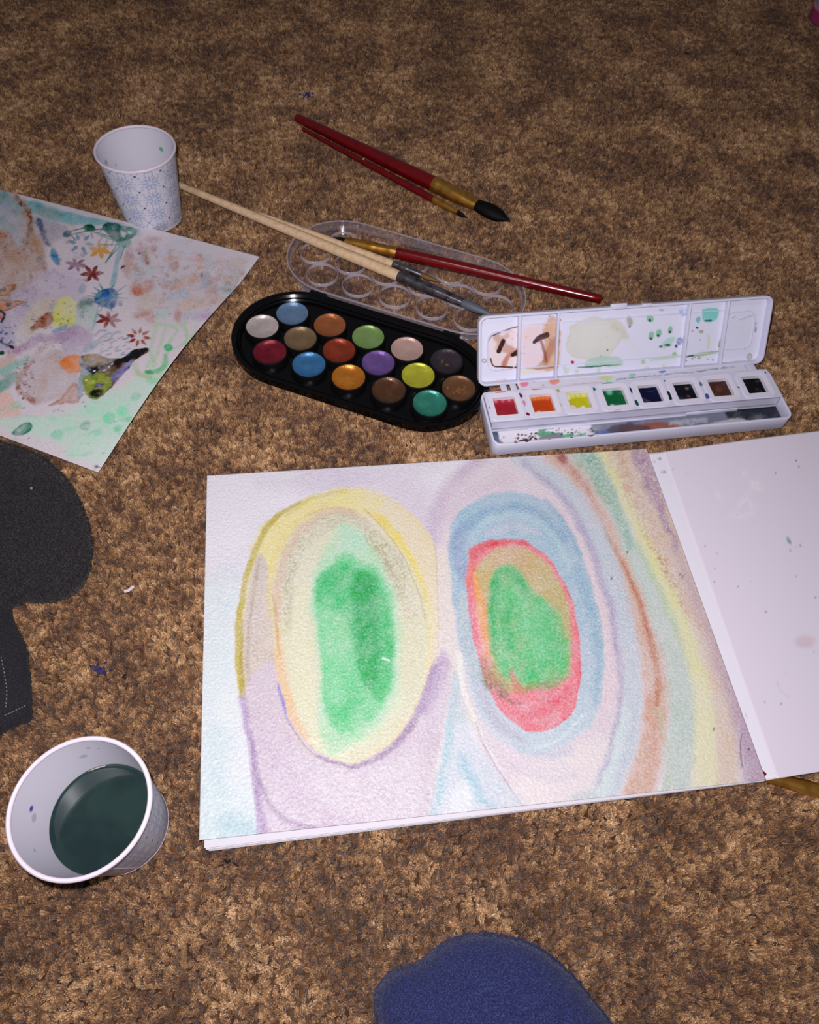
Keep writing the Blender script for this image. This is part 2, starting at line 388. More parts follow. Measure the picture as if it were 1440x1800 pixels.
top, V = sheet_mesh('painted_page', P, F, NU, NV, m_paper, book, .35)
top['label'] = 'top page with the two-oval watercolour'
c = Paint(pix(V), (230, 224, 240), (230, 226, 237))
# --- corner washes
c.fill([(364, 1020), (420, 1010), (412, 1120), (420, 1220), (436, 1330), (460, 1480), (330, 1500), (345, 1200)], (211, 225, 235), .75, 30, 10)
c.stroke([(385, 1300), (380, 1390), (370, 1480)], 50, (196, 218, 229), .6, 30, 12); c.stroke([(400, 1450), (455, 1460)], 40, (172, 206, 220), .7, 22, 12)
c.blob(420, 1350, 18, 40, (222, 225, 238), .7, 0, 14, 8); c.blob(400, 1250, 20, 40, (224, 230, 236), .6, 0, 14)
c.stroke([(370, 1010), (440, 985), (470, 930)], 40, (214, 210, 230), .4, 40, 10)
c.stroke([(560, 835), (680, 850), (740, 900), (775, 960)], 70, (216, 202, 226), .75, 45, 10)
c.stroke([(460, 850), (600, 838), (760, 815)], 26, (214, 206, 228), .5, 24, 8)
# --- field of the right half
c.fill([(765, 960), (768, 900), (790, 850), (830, 810), (880, 780), (940, 780), (1000, 850), (1050, 930), (1080, 1010), (1098, 1110), (1100, 1210), (1080, 1300), (1050, 1370), (1010, 1430), (900, 1450), (830, 1440), (850, 1330), (800, 1200), (770, 1080)], (224, 208, 224), .9, 10, 5)
c.fill([(960, 1340), (1080, 1290), (1060, 1380), (1020, 1440), (860, 1440), (880, 1390)], (234, 222, 230), .8, 30, 6)
c.stroke([(762, 945), (770, 895), (795, 848), (845, 808)], 24, (203, 184, 213), .75, 16, 4); c.stroke([(790, 905), (820, 868), (880, 850)], 40, (212, 192, 216), .5, 30, 6)
c.fill([(770, 960), (795, 990), (800, 1100), (830, 1230), (850, 1300), (800, 1240), (768, 1180), (760, 1050)], (226, 214, 212), .85, 8, 4)
# --- rainbow bands down the right
def band(pts, w, col, a=.9, soft=14, warp=6, dry=0): c.stroke(pts, w, col, a, soft, warp, dry)
band([(1150, 780), (1190, 880), (1230, 980), (1270, 1080), (1310, 1200), (1345, 1300), (1360, 1380)], 90, (206, 178, 203), .9, 26)
band([(1095, 785), (1130, 850), (1170, 940), (1205, 1030), (1240, 1120), (1265, 1220), (1275, 1300), (1275, 1390)], [60, 70, 60, 46, 44, 44, 50], (232, 206, 190), .92, 22)
band([(1052, 785), (1085, 850), (1125, 930), (1165, 1020), (1200, 1110), (1225, 1200), (1237, 1290), (1235, 1400)], [24, 26, 26, 30, 38, 44, 40], (233, 229, 172), .95, 14)
band([(1225, 1200), (1238, 1290), (1236, 1400)], [30, 40, 44], (236, 230, 205), .7, 16)
band([(1018, 795), (1058, 860), (1102, 950), (1148, 1050), (1183, 1150), (1198, 1250), (1195, 1330), (1188, 1400)], [34, 34, 34, 40, 46, 46, 44], (200, 214, 212), .95, 14)
band([(1030, 790), (1055, 835), (1085, 900), (1110, 960)], [28, 26, 20, 8], (132, 190, 168), .8, 12, 8, .3); band([(1010, 800), (1035, 835), (1065, 880)], 14, (150, 180, 150), .6, 10, 8, .25)
band([(1120, 960), (1160, 1040), (1195, 1130)], 8, (190, 214, 165), .6, 8)
band([(972, 800), (1012, 840), (1052, 910), (1085, 985), (1122, 1080), (1148, 1170), (1152, 1250), (1140, 1330), (1120, 1410)], [30, 32, 34, 36, 38, 42, 44, 50, 60], (221, 182, 170), .92, 14)
band([(1145, 1230), (1150, 1300), (1142, 1360)], 16, (218, 160, 138), .55, 14)
band([(1060, 925), (1085, 975), (1118, 1045), (1140, 1110), (1155, 1180), (1158, 1240)], [3, 6, 8, 10, 10, 6], (205, 128, 98), .75, 7, 4)
band([(975, 800), (1000, 815), (1030, 860), (1055, 915)], [8, 12, 9, 6], (204, 140, 128), .7, 9, 6, .2)
c.blob(990, 806, 9, 7, (170, 80, 90), .7, 20, 6)
band([(1155, 1250), (1170, 1300), (1172, 1390)], 10, (196, 200, 178), .5, 10)
c.stroke([(1060, 930), (1072, 950)], 6, (150, 150, 110), .6, 4, 6, .3)
band([(905, 800), (985, 850), (1035, 920), (1078, 1020), (1105, 1130), (1110, 1230), (1090, 1330), (1045, 1430)], [26, 34, 40, 36, 34, 36, 44, 50], (200, 209, 228), .92, 12)
band([(1098, 1250), (1080, 1330), (1045, 1420)], [14, 20, 30], (212, 228, 234), .7, 14)
band([(920, 812), (985, 870), (1035, 955), (1068, 1050), (1085, 1140), (1090, 1230), (1075, 1310), (1050, 1380)], [10, 12, 14, 13, 10, 8, 7, 6], (184, 172, 210), .75, 9)
band([(945, 870), (990, 910), (1030, 985), (1055, 1070), (1072, 1160), (1068, 1240)], [10, 12, 14, 16, 18, 18], (229, 207, 222), .85, 8)
c.stroke([(1130, 930), (1150, 965), (1172, 1000), (1182, 1030)], [4, 9, 9, 4], (205, 140, 105), .9, 5, 8, .55); c.stroke([(1090, 800), (1105, 850), (1130, 905)], 16, (215, 165, 135), .7, 8, 8, .55)
c.stroke([(1165, 985), (1195, 1040), (1225, 1100)], 22, (214, 160, 130), .7, 10, 8, .6); c.stroke([(1080, 800), (1120, 880), (1160, 960)], 30, (222, 180, 160), .7, 10, 8, .5)
c.stroke([(1125, 800), (1145, 850), (1165, 900), (1190, 960)], [34, 26, 16, 8], (180, 140, 188), .85, 12, 8, .3)
c.stroke([(1185, 960), (1235, 1080), (1285, 1220), (1320, 1320), (1338, 1370)], [10, 18, 24, 40, 60], (196, 162, 198), .55, 18, 6)
c.stroke([(1304, 1290), (1301, 1320), (1306, 1350)], 2.2, (150, 120, 160), .8, 1.5, 3)
for x, y in ((1196, 1010), (1200, 1015), (1316, 1318), (1255, 1282), (1104, 970), (1075, 1017)): c.blob(x, y, 2, 3, (110, 85, 120), .7, 20, 1.5)
# --- right oval: blue, red, tan, green
c.fill([(790, 960), (797, 915), (830, 883), (890, 864), (945, 873), (985, 908), (1022, 975), (1046, 1050), (1060, 1125), (1060, 1200), (1046, 1262), (1005, 1305), (950, 1326), (900, 1318), (850, 1275), (822, 1200), (802, 1100), (792, 1020)],
       (168, 196, 222), .95, 6, 4, grad=(900, 1080, 930, 1330, (200, 212, 230)))
c.stroke([(800, 960), (830, 915), (890, 892), (950, 900), (990, 945)], [26, 16, 10, 14, 20], (140, 176, 212), .75, 12, 6); c.stroke([(815, 1010), (806, 960), (812, 930)], [26, 26, 12], (150, 172, 210), .8, 12, 6)
c.stroke([(840, 925), (900, 905), (960, 925), (1000, 990)], 10, (178, 208, 226), .7, 8, 5); c.stroke([(855, 940), (905, 925), (950, 938)], 9, (196, 200, 224), .8, 8, 4)
c.stroke([(1010, 990), (1040, 1080), (1052, 1160), (1045, 1230)], [10, 14, 14, 12], (146, 184, 214), .6, 12, 4); c.stroke([(960, 880), (990, 915), (1020, 975)], 8, (140, 180, 214), .6, 6, 3)
c.stroke([(812, 1050), (822, 1130), (838, 1200)], [16, 22, 18], (186, 198, 208), .8, 12, 6, .2); c.stroke([(846, 1215), (875, 1270), (920, 1300)], [14, 18, 10], (190, 184, 208), .8, 10, 5, .15)
c.stroke([(930, 1318), (985, 1300), (1025, 1255)], 5, (212, 226, 238), .7, 4, 3); c.stroke([(900, 1305), (960, 1330), (1000, 1320)], 12, (190, 200, 226), .5, 10, 4)
c.stroke([(815, 1150), (835, 1240), (880, 1300), (940, 1350), (990, 1350)], [4, 8, 12, 16, 20], (224, 212, 228), .6, 10, 5)
c.fill([(824, 985), (826, 965), (848, 954), (892, 947), (930, 955), (970, 988), (1000, 1040), (1015, 1100), (1022, 1170), (1014, 1235), (985, 1274), (940, 1287), (902, 1270), (872, 1235), (850, 1190), (836, 1140), (826, 1080), (819, 1020)],
       (240, 132, 150), .97, 4, 4, edge=(232, 110, 132))
c.stroke([(832, 975), (850, 960), (895, 951), (925, 958)], [16, 11, 9, 9], (228, 98, 112), .8, 6, 4); c.stroke([(832, 990), (826, 1020)], 14, (236, 118, 110), .7, 8, 4)
c.stroke([(882, 1235), (920, 1258), (965, 1245), (998, 1215)], [14, 18, 16, 12], (236, 104, 128), .7, 14, 8); c.stroke([(1002, 1060), (1012, 1130), (1010, 1200)], 9, (243, 130, 150), .8, 8, 4)
c.fill([(836, 1010), (848, 982), (872, 965), (905, 960), (945, 976), (978, 1012), (998, 1065), (1003, 1120), (1000, 1170), (990, 1200), (950, 1210), (900, 1214), (868, 1190), (852, 1130), (840, 1060)], (204, 182, 130), .95, 9, 4)
c.fill([(838, 1080), (846, 1130), (858, 1170), (866, 1150), (852, 1090), (846, 1055)], (240, 178, 175), .8, 6, 4)
c.stroke([(835, 1010), (842, 1050), (852, 1095), (860, 1150)], [8, 13, 16, 12], (240, 168, 104), .9, 6, 4); c.blob(853, 1010, 10, 14, (208, 180, 120), .6, 0, 8)
c.fill([(862, 1030), (872, 1000), (890, 992), (912, 1000), (930, 1030), (955, 1052), (985, 1075), (998, 1110), (1002, 1160), (995, 1190), (965, 1205), (930, 1208), (890, 1195), (868, 1165), (860, 1100)], (98, 200, 134), .95, 12, 5)
c.stroke([(960, 1010), (985, 1060), (997, 1110)], [20, 24, 12], (196, 180, 122), .6, 18, 5); c.stroke([(985, 1100), (995, 1150), (994, 1185)], 10, (130, 190, 120), .5, 10, 4)
c.stroke([(868, 1150), (866, 1080), (870, 1030), (886, 1003), (906, 1012), (930, 1045)], [6, 14, 16, 17, 17, 8], (34, 182, 104), .85, 12, 4)
c.stroke([(893, 1070), (892, 1110), (900, 1140)], [10, 14, 6], (44, 184, 108), .7, 12, 4); c.stroke([(905, 1040), (925, 1080), (940, 1140)], [16, 26, 30], (118, 210, 150), .6, 18, 6)
c.stroke([(935, 1170), (930, 1190)], 16, (60, 192, 116), .7, 10, 6)
c.stroke([(845, 1162), (862, 1195), (888, 1215)], [12, 30, 20], (140, 150, 110), .6, 14, 12, .15); c.stroke([(855, 1200), (885, 1225), (920, 1240)], [8, 12, 4], (140, 110, 100), .6, 8, 10, .3)
c.stroke([(930, 1210), (965, 1205), (992, 1190)], [10, 14, 8], (160, 150, 110), .7, 10, 10); c.stroke([(900, 1180), (905, 1200), (925, 1225)], [8, 14, 8], (214, 140, 130), .7, 7, 6)
c.stroke([(845, 1155), (862, 1150)], 8, (226, 160, 90), .6, 6, 4)
# --- cool fork between the ovals
c.fill([(792, 1190), (806, 1210), (830, 1290), (880, 1370), (930, 1420), (900, 1450), (740, 1470), (748, 1400), (775, 1320)], (206, 214, 231), .85, 12, 6)
c.stroke([(800, 1200), (792, 1270), (780, 1340), (755, 1420), (745, 1460)], [22, 16, 14, 30, 40], (176, 206, 224), .85, 14, 8, .1); c.stroke([(800, 1190), (803, 1260)], 26, (190, 200, 214), .6, 12, 8, .2)
c.stroke([(812, 1330), (830, 1380), (870, 1425)], [16, 22, 16], (170, 204, 226), .8, 14, 8); c.blob(812, 1410, 20, 34, (226, 228, 242), .9, 10, 12)
c.stroke([(788, 1180), (778, 1260), (762, 1340), (738, 1450)], [10, 12, 18, 22], (228, 216, 210), .85, 9, 5)
c.stroke([(806, 1150), (812, 1200), (830, 1255), (856, 1310), (890, 1370)], [12, 8, 6, 3, 2], (232, 230, 236), .8, 4, 4); c.stroke([(836, 1270), (862, 1330), (900, 1390), (925, 1425)], 2.5, (176, 168, 196), .7, 2.5, 3)
c.stroke([(855, 1300), (900, 1345), (960, 1370), (1010, 1360)], [6, 10, 14, 12], (214, 204, 224), .5, 8, 5)
c.blob(1025, 1398, 22, 9, (190, 204, 212), .7, -20, 8, 6)
# --- left oval
c.fill([(416, 1190), (416, 1110), (430, 1010), (455, 945), (490, 903), (545, 872), (600, 857), (655, 861), (705, 886), (745, 925), (766, 968), (770, 1050), (770, 1130), (760, 1180), (700, 1310), (620, 1350), (540, 1330), (470, 1250), (430, 1230)], (229, 214, 176), .93, 5, 3)
c.fill([(440, 960), (475, 912), (540, 878), (610, 860), (680, 880), (640, 900), (560, 900), (510, 945), (485, 1010), (478, 1090), (474, 1010), (455, 1000)], (232, 218, 150), .8, 10, 6)
c.fill([(700, 895), (740, 935), (762, 975), (766, 1060), (745, 1050), (720, 980), (690, 930)], (229, 214, 190), .9, 9, 5)
c.fill([(455, 970), (474, 1010), (478, 1080), (488, 1160), (505, 1260), (440, 1260), (428, 1180), (430, 1090), (440, 1020)], (208, 193, 190), .93, 6, 4)
c.fill([(428, 1215), (470, 1165), (495, 1180), (520, 1260), (560, 1320), (620, 1345), (690, 1305), (735, 1240), (762, 1170), (776, 1150), (792, 1165), (784, 1260), (765, 1340), (738, 1460), (600, 1470), (470, 1490), (452, 1400), (438, 1310)], (209, 192, 214), .93, 10, 4)
c.fill([(560, 1350), (680, 1340), (740, 1300), (750, 1400), (730, 1460), (600, 1450), (540, 1400)], (220, 208, 224), .6, 40, 8)
c.stroke([(427, 1222), (419, 1150), (421, 1085), (434, 1010), (455, 953), (483, 910), (530, 882)], [13, 13, 11, 11, 10, 9, 5], (198, 182, 92), .9, 4, 3)
c.stroke([(426, 1215), (424, 1150), (427, 1090)], [7, 7, 4], (176, 156, 70), .6, 4, 2); c.stroke([(505, 905), (550, 875), (610, 862)], 6, (206, 192, 110), .5, 6, 3)
c.stroke([(478, 1080), (477, 1020), (490, 965), (520, 925), (570, 890)], 12, (226, 208, 140), .6, 10, 4)
c.stroke([(655, 900), (690, 935), (718, 975), (740, 1025), (752, 1062)], [8, 15, 15, 15, 8], (233, 213, 104), .92, 6, 4); c.blob(672, 912, 14, 8, (232, 208, 80), .7, 40, 5)
c.stroke([(436, 1195), (436, 1120), (446, 1040), (456, 985)], [6, 5, 4, 3], (178, 158, 140), .55, 6, 3)
c.stroke([(427, 1228), (438, 1290), (448, 1350), (455, 1410), (462, 1470)], [14, 12, 12, 14, 20], (178, 150, 200), .85, 7, 4); c.stroke([(436, 1280), (450, 1350), (468, 1400), (500, 1440), (580, 1465)], [3, 5, 8, 10, 8], (158, 126, 172), .65, 6, 5)
c.stroke([(450, 1270), (500, 1380), (560, 1430), (640, 1445)], [24, 36, 30, 20], (206, 186, 212), .5, 20, 8)
c.stroke([(470, 1475), (540, 1462), (640, 1455)], 16, (186, 152, 198), .7, 12, 6, .2)
# the egg itself
c.fill([(481, 1060), (486, 1000), (508, 948), (550, 905), (600, 893), (650, 915), (700, 962), (735, 1020), (753, 1075), (757, 1130), (744, 1200), (716, 1260), (680, 1302), (635, 1332), (595, 1338), (552, 1312), (520, 1262), (498, 1190), (486, 1120)], (217, 215, 190), .96, 4, 3)
c.stroke([(487, 1090), (490, 1020), (514, 955), (558, 910), (604, 898), (645, 915)], [16, 16, 14, 14, 10, 6], (218, 190, 170), .85, 8, 5, .1)
c.stroke([(489, 1110), (497, 1190), (515, 1258), (545, 1305)], [10, 20, 22, 8], (231, 194, 152), .9, 8, 4); c.stroke([(481, 1050), (487, 1110), (492, 1150)], 4, (206, 168, 120), .7, 3, 2)
c.stroke([(507, 1110), (508, 1020), (530, 960), (575, 915), (625, 915), (668, 950), (705, 1010), (722, 1080)], [14, 18, 20, 18, 16, 22, 26, 20], (190, 180, 158), .75, 9, 6, .45)
c.stroke([(640, 945), (675, 985), (700, 1050)], [14, 22, 16], (178, 164, 142), .7, 9, 6, .35); c.stroke([(560, 940), (600, 915), (640, 925)], 12, (204, 196, 176), .7, 8, 5, .3)
c.stroke([(535, 1050), (530, 1150), (540, 1250), (558, 1300)], [30, 36, 30, 14], (222, 220, 192), .7, 16, 6); c.stroke([(560, 1310), (600, 1315), (650, 1290), (700, 1230)], [10, 18, 18, 20], (218, 224, 196), .7, 12, 5)
c.stroke([(545, 1300), (575, 1322), (610, 1325)], 9, (232, 230, 200), .7, 6, 3)
c.fill([(545, 1060), (555, 1000), (575, 960), (600, 922), (640, 945), (665, 980), (692, 1030), (706, 1100), (704, 1180), (690, 1240), (650, 1290), (600, 1318), (566, 1318), (560, 1220), (556, 1120)], (176, 219, 188), .9, 14, 7)
c.blob(618, 950, 22, 24, (172, 220, 196), .7, 30, 12)
c.fill([(553, 1032), (572, 1000), (605, 974), (640, 988), (672, 1012), (690, 1060), (696, 1140), (688, 1215), (650, 1268), (600, 1290), (578, 1270), (566, 1200), (560, 1100)], (112, 208, 150), .93, 9, 6)
c.fill([(553, 1038), (580, 1000), (612, 992), (640, 1030), (640, 1120), (620, 1110), (600, 1080), (566, 1070)], (70, 192, 122), .75, 14, 8)
c.fill([(618, 1012), (645, 1003), (666, 1022), (684, 1070), (692, 1140), (684, 1200), (668, 1228), (650, 1218), (630, 1180), (616, 1110)], (62, 190, 116), .85, 10, 5)
c.fill([(622, 1018), (648, 1008), (662, 1030), (664, 1080), (668, 1140), (664, 1190), (654, 1214), (640, 1195), (630, 1140), (622, 1080)], (22, 172, 94), .9, 12, 6)
c.stroke([(628, 1215), (610, 1250), (590, 1255)], 26, (78, 198, 128), .6, 18, 6); c.stroke([(575, 1060), (580, 1150), (590, 1220)], 20, (136, 216, 166), .5, 16, 6)
c.stroke([(655, 1225), (672, 1228), (685, 1210)], 3, (60, 180, 110), .6, 3, 3); c.stroke([(566, 1295), (600, 1300), (650, 1272)], [10, 10, 4], (150, 212, 170), .6, 8, 5, .2)
c.stroke([(673, 1158), (683, 1162)], 4, (225, 245, 235), .8, 2, 4)
# dark edges of the egg
c.stroke([(560, 1328), (590, 1342), (625, 1346), (668, 1330), (712, 1290), (742, 1240), (764, 1175)], [3, 5, 9, 11, 12, 16, 12], (166, 140, 180), .75, 6, 4)
c.stroke([(745, 1245), (766, 1200), (782, 1150)], [22, 26, 10], (184, 158, 200), .7, 14, 6); c.stroke([(570, 1337), (630, 1350)], 3, (140, 118, 170), .6, 2, 2)
c.stroke([(489, 1203), (496, 1230), (504, 1262), (514, 1280)], [4, 7, 4, 2], (150, 135, 222), .85, 3, 2); c.stroke([(514, 1280), (540, 1315), (575, 1340)], 2.5, (150, 125, 170), .7, 2, 2)
c.stroke([(640, 895), (680, 935), (712, 985), (738, 1045), (748, 1090)], 2, (196, 164, 90), .7, 2, 2); c.stroke([(540, 905), (585, 892), (625, 898)], 3, (214, 180, 140), .6, 3, 2)
c.stroke([(753, 1060), (757, 1120), (750, 1170)], [6, 10, 8], (230, 218, 160), .7, 5, 3); c.stroke([(765, 960), (770, 1060), (771, 1140)], 2, (200, 180, 180), .6, 2, 2)
# the lower half of the fork is damp and pale
c.density(.16, (230, 224, 240), .10)
lum = c.C@np.array([.2126, .7152, .0722]); c.C = lum[:, None]+(c.C-lum[:, None])*.86
paint_attr(top, c.C)
print('page', clock())
# loose-edged stack under the top page
NSH = 9
for i in range(NSH):
    z = 5.9-i*.64; j = random.Random(i)
    dy = (0, 0, 2, 3, 2, 4, 3, 4, 5)[i]; dx = j.uniform(-1.5, 1.5)
    q = [at(368+dx, 842, z), at(1138, 794, z), at(1342+dx, 1373+dy*.3, z), at(359+dx+i*1.2, 1491+dy, z)]
    MB().add([p+np.array([0, 0, h]) for h in (0, -.42) for p in q], [(0, 1, 2, 3), (4, 5, 6, 7), (0, 1, 5, 4), (1, 2, 6, 5), (2, 3, 7, 6), (3, 0, 4, 7)]).build('sheet', m_white, book, smooth=False)
# binding strip and turned-back cover
nu, nv = 60, 120
q = [at(1137, 797, 2.0), at(1167, 794, 3.2), at(1367, 1368, 5.6), at(1337, 1374, 2.6)]
P, F = grid_quad(q, nu, nv)
st, V = sheet_mesh('binding_strip', P, F, nu, nv, m_cover, book, .5); cc = Paint(pix(V), (230, 224, 242), (232, 228, 238), .84)
cc.stroke([(1150, 811), (1162, 806)], 2, (90, 90, 110), .8, 1.5, 1); cc.stroke([(1157, 833), (1170, 830)], 2, (70, 80, 100), .8, 1.5, 1); cc.speck(1150, 1345, 830, 1360, 26, (150, 140, 165), (.5, 1.1), .6, 4)
paint_attr(st, cc.C); st['label'] = 'white glued strip beside the page edge'
a0 = at(1166.5, 794, 3.4); a1 = at(1366.5, 1368.5, 5.6); d0 = at(1440, 759.5, 4)-a0; d1 = at(1440, 1357.5, 5)-a1
d0 = d0/np.linalg.norm(d0)*303; d1 = d1/np.linalg.norm(d1)*303; d0[2] = 1; d1[2] = 1
nu, nv = 260, 200
P, F = grid_quad([a0, a0+d0, a1+d1, a1], nu, nv, lambda u, v: np.stack([0*u.ravel(), 0*u.ravel(), (2.0*np.sin(np.pi*np.clip(u.ravel()*1.6, 0, 1)))], 1))
cv, V = sheet_mesh('cover', P, F, nu, nv, m_cover, book, .7); cc = Paint(pix(V), (224, 212, 235), (228, 222, 234), .84)
for s_, n_ in ((5, 30), (11, 20)): cc.speck(1180, 1440, 800, 1350, n_, (120, 105, 125), (.6, 1.4), .8, s_)
cc.blob(1415, 1127, 17, 11, (214, 190, 208), .9, 0, 7, 3); cc.blob(1386, 949, 2.5, 6, (90, 150, 175), .9, -25, 2, 1); cc.blob(1389, 953, 2, 4, (50, 80, 100), .8, -25, 1.5, 1)
for p in ([(1290, 903), (1310, 905), (1325, 898), (1322, 878)], [(1310, 830), (1325, 850), (1335, 862)], [(1262, 868), (1275, 880)], [(1300, 890), (1318, 868), (1330, 850)]):
    cc.stroke(p, 9, (232, 226, 242), .7, 4, 8, .45)
cc.stroke([(1366, 1195), (1372, 1215), (1388, 1225)], 1.5, (200, 190, 212), .7, 1.2, 1)
paint_attr(cv, cc.C); cv['label'] = 'pale lilac card cover folded back flat'
print('book', clock())
#@@SHEET
# ================================================================== LOOSE PAINTED SHEET
TL_, TR_, BR_ = at(0, 337, 3), at(457, 455, 3), at(173, 831, 3)
ax = (TR_-TL_)/np.linalg.norm(TR_-TL_); W_ = 304.8
BL_dir = at(0, 766, 3)-BR_; BL_dir /= np.linalg.norm(BL_dir)
q = [TR_-ax*W_, TR_, BR_, BR_+BL_dir*W_]
sh = thing('painted_sheet', at(200, 600, 0), 'loose sheet covered in flowers, blots and green washes, lying below the upper paper cup', 'painting')
NU, NV = 430, 330
bx = at(240, 700, 3)-at(262, 700, 3)
def curl(u, v):
    u = u.ravel(); v = v.ravel(); d = np.zeros((len(u), 3))
    mid = np.sin(np.pi*np.clip((v-.15)/.85, 0, 1))
    d[:, 2] = 1.2+u**3*mid*9.0+(1-v)**2*1.0+.8*np.sin(3*u+2*v); d[:, 0] = 0
    return d
P, F = grid_quad(q, NU, NV, curl)
m_sheet = mat('rough_paper', attr='pigment', rough=.62, spec=.4, bump=.10, bscale=700, grain=.25)
so, V = sheet_mesh('paper', P, F, NU, NV, m_sheet, sh, .4)
s = Paint(pix(V), (208, 194, 206), (212, 208, 214), .80)
# green wash bottom
s.fill([(-60, 720), (60, 735), (160, 705), (230, 670), (290, 640), (320, 660), (290, 720), (230, 790), (170, 815), (90, 775), (-60, 735)], (186, 208, 198), .9, 14, 8)
s.fill([(100, 740), (180, 700), (250, 680), (280, 690), (230, 760), (150, 790)], (172, 208, 190), .5, 30, 10)
for x, y, r, cc_ in ((150, 748, 8, (90, 170, 140)), (190, 735, 10, (130, 205, 170)), (226, 737, 6, (120, 200, 160)), (205, 754, 5, (110, 190, 150)), (100, 765, 9, (140, 200, 175)), (240, 697, 7, (120, 200, 165)), (215, 722, 9, (150, 208, 180)), (215, 777, 4, (90, 175, 135)), (270, 710, 4, (90, 180, 130)), (172, 762, 6, (150, 205, 180)), (128, 795, 12, (170, 210, 190))):
    s.blob(x, y, r*1.2, r, cc_, .8, -20, 4, 4)
s.fill([(20, 762), (35, 748), (50, 743), (57, 750), (50, 760), (32, 766)], (60, 140, 115), .95, 2, 2, edge=(30, 110, 100)); s.blob(36, 754, 9, 3, (120, 180, 160), .7, -25, 2)
s.blob(170, 820, 4, 3, (20, 70, 60), .95, 0, 1); s.blob(176, 821, 1.5, 1.5, (40, 60, 60), .9); s.stroke([(168, 822), (168, 828)], 3, (130, 190, 160), .8, 2)
# left mass of colours
s.fill([(-80, 330), (45, 350), (62, 420), (80, 450), (82, 480), (60, 500), (50, 540), (-80, 520)], (176, 146, 134), .9, 6, 6)
s.fill([(-80, 300), (30, 350), (35, 390), (20, 420), (-20, 390)], (150, 168, 178), .85, 8, 8); s.stroke([(0, 340), (10, 370), (30, 400), (35, 430)], 14, (165, 170, 190), .7, 8, 8)
s.stroke([(0, 350), (4, 345)], 16, (80, 150, 145), .7, 6); s.stroke([(32, 350), (50, 370), (52, 392), (50, 420)], [10, 10, 7, 5], (120, 72, 60), .8, 4, 8, .3)
s.blob(4, 412, 14, 9, (190, 110, 80), .7, 0, 6, 6); s.blob(20, 460, 30, 24, (184, 140, 122), .7, 0, 14, 10); s.blob(64, 440, 14, 30, (186, 150, 134), .8, 10, 8, 6)
s.speck(0, 60, 400, 480, 34, (130, 76, 66), (.8, 2), .6, 2); s.stroke([(52, 476), (55, 490), (58, 512)], [5, 4, 3], (140, 60, 52), .8, 2, 3)
s.fill([(46, 352), (90, 363), (150, 380), (238, 400), (240, 406), (205, 400), (150, 396), (110, 392), (70, 380), (55, 372)], (128, 176, 188), .85, 4, 4)
s.stroke([(55, 358), (80, 366), (110, 378)], 9, (90, 160, 172), .7, 5, 4); s.blob(85, 375, 24, 9, (130, 150, 150), .6, 15, 6, 5)
s.fill([(60, 380), (115, 395), (118, 410), (100, 425), (75, 420), (60, 400)], (172, 164, 180), .85, 6, 6)
s.stroke([(68, 392), (74, 405), (80, 420), (86, 426)], [12, 12, 8, 7], (62, 90, 130), .85, 5, 6, .2); s.stroke([(92, 440), (98, 452), (103, 466)], [11, 12, 5], (92, 138, 182), .9, 4, 5)
s.blob(69, 457, 6, 5, (100, 125, 135), .8); s.blob(84, 488, 8, 10, (82, 110, 170), .85, 20, 3, 4); s.blob(108, 504, 8, 4, (88, 124, 176), .8, 0, 3, 3)
# lilac middle
s.fill([(60, 490), (110, 480), (150, 500), (130, 530), (90, 540), (60, 560), (0, 600), (-60, 600), (-60, 560), (0, 540)], (186, 168, 194), .85, 10, 8)
s.fill([(62, 530), (100, 520), (120, 540), (90, 570), (50, 590), (40, 570)], (200, 184, 172), .8, 10, 8)
s.fill([(70, 480), (120, 470), (150, 490), (140, 520), (80, 510)], (202, 184, 206), .6, 10, 6)
# teal splatters, top
s.blob(118, 411, 8, 6, (42, 92, 116), .95, -20, 1.5, 2); s.blob(157, 401, 11, 6, (24, 106, 96), .95, 10, 1.5, 3); s.blob(198, 402, 17, 10, (16, 84, 92), .97, 5, 1.5, 3); s.blob(217, 426, 13, 10, (48, 140, 122), .92, 10, 4, 3)
s.fill([(180, 398), (215, 398), (240, 404), (232, 418), (205, 424), (190, 412)], (24, 106, 98), .95, 2, 3); s.blob(232, 408, 14, 6, (90, 160, 150), .6, 10, 6, 3)
for a, b in (((124, 406), (150, 400)), ((126, 412), (152, 406)), ((165, 404), (188, 402)), ((165, 408), (186, 414)), ((172, 412), (205, 424)), ((170, 408), (200, 418)), ((160, 408), (163, 418)), ((180, 414), (172, 428)), ((190, 418), (186, 430)), ((125, 414), (134, 422)), ((208, 430), (175, 430)), ((200, 420), (196, 432)), ((176, 406), (190, 398)), ((205, 432), (185, 462)), ((210, 434), (190, 456)), ((218, 434), (212, 455))):
    s.stroke([a, b], 2, (40, 112, 112), .85, 1.2, 1.5)
s.fill([(212, 404), (222, 410), (218, 418), (212, 412)], (206, 196, 208), .9, 1.2, 1, k=1); s.fill([(224, 406), (234, 408), (226, 412)], (206, 196, 208), .9, 1.2, 1, k=1)
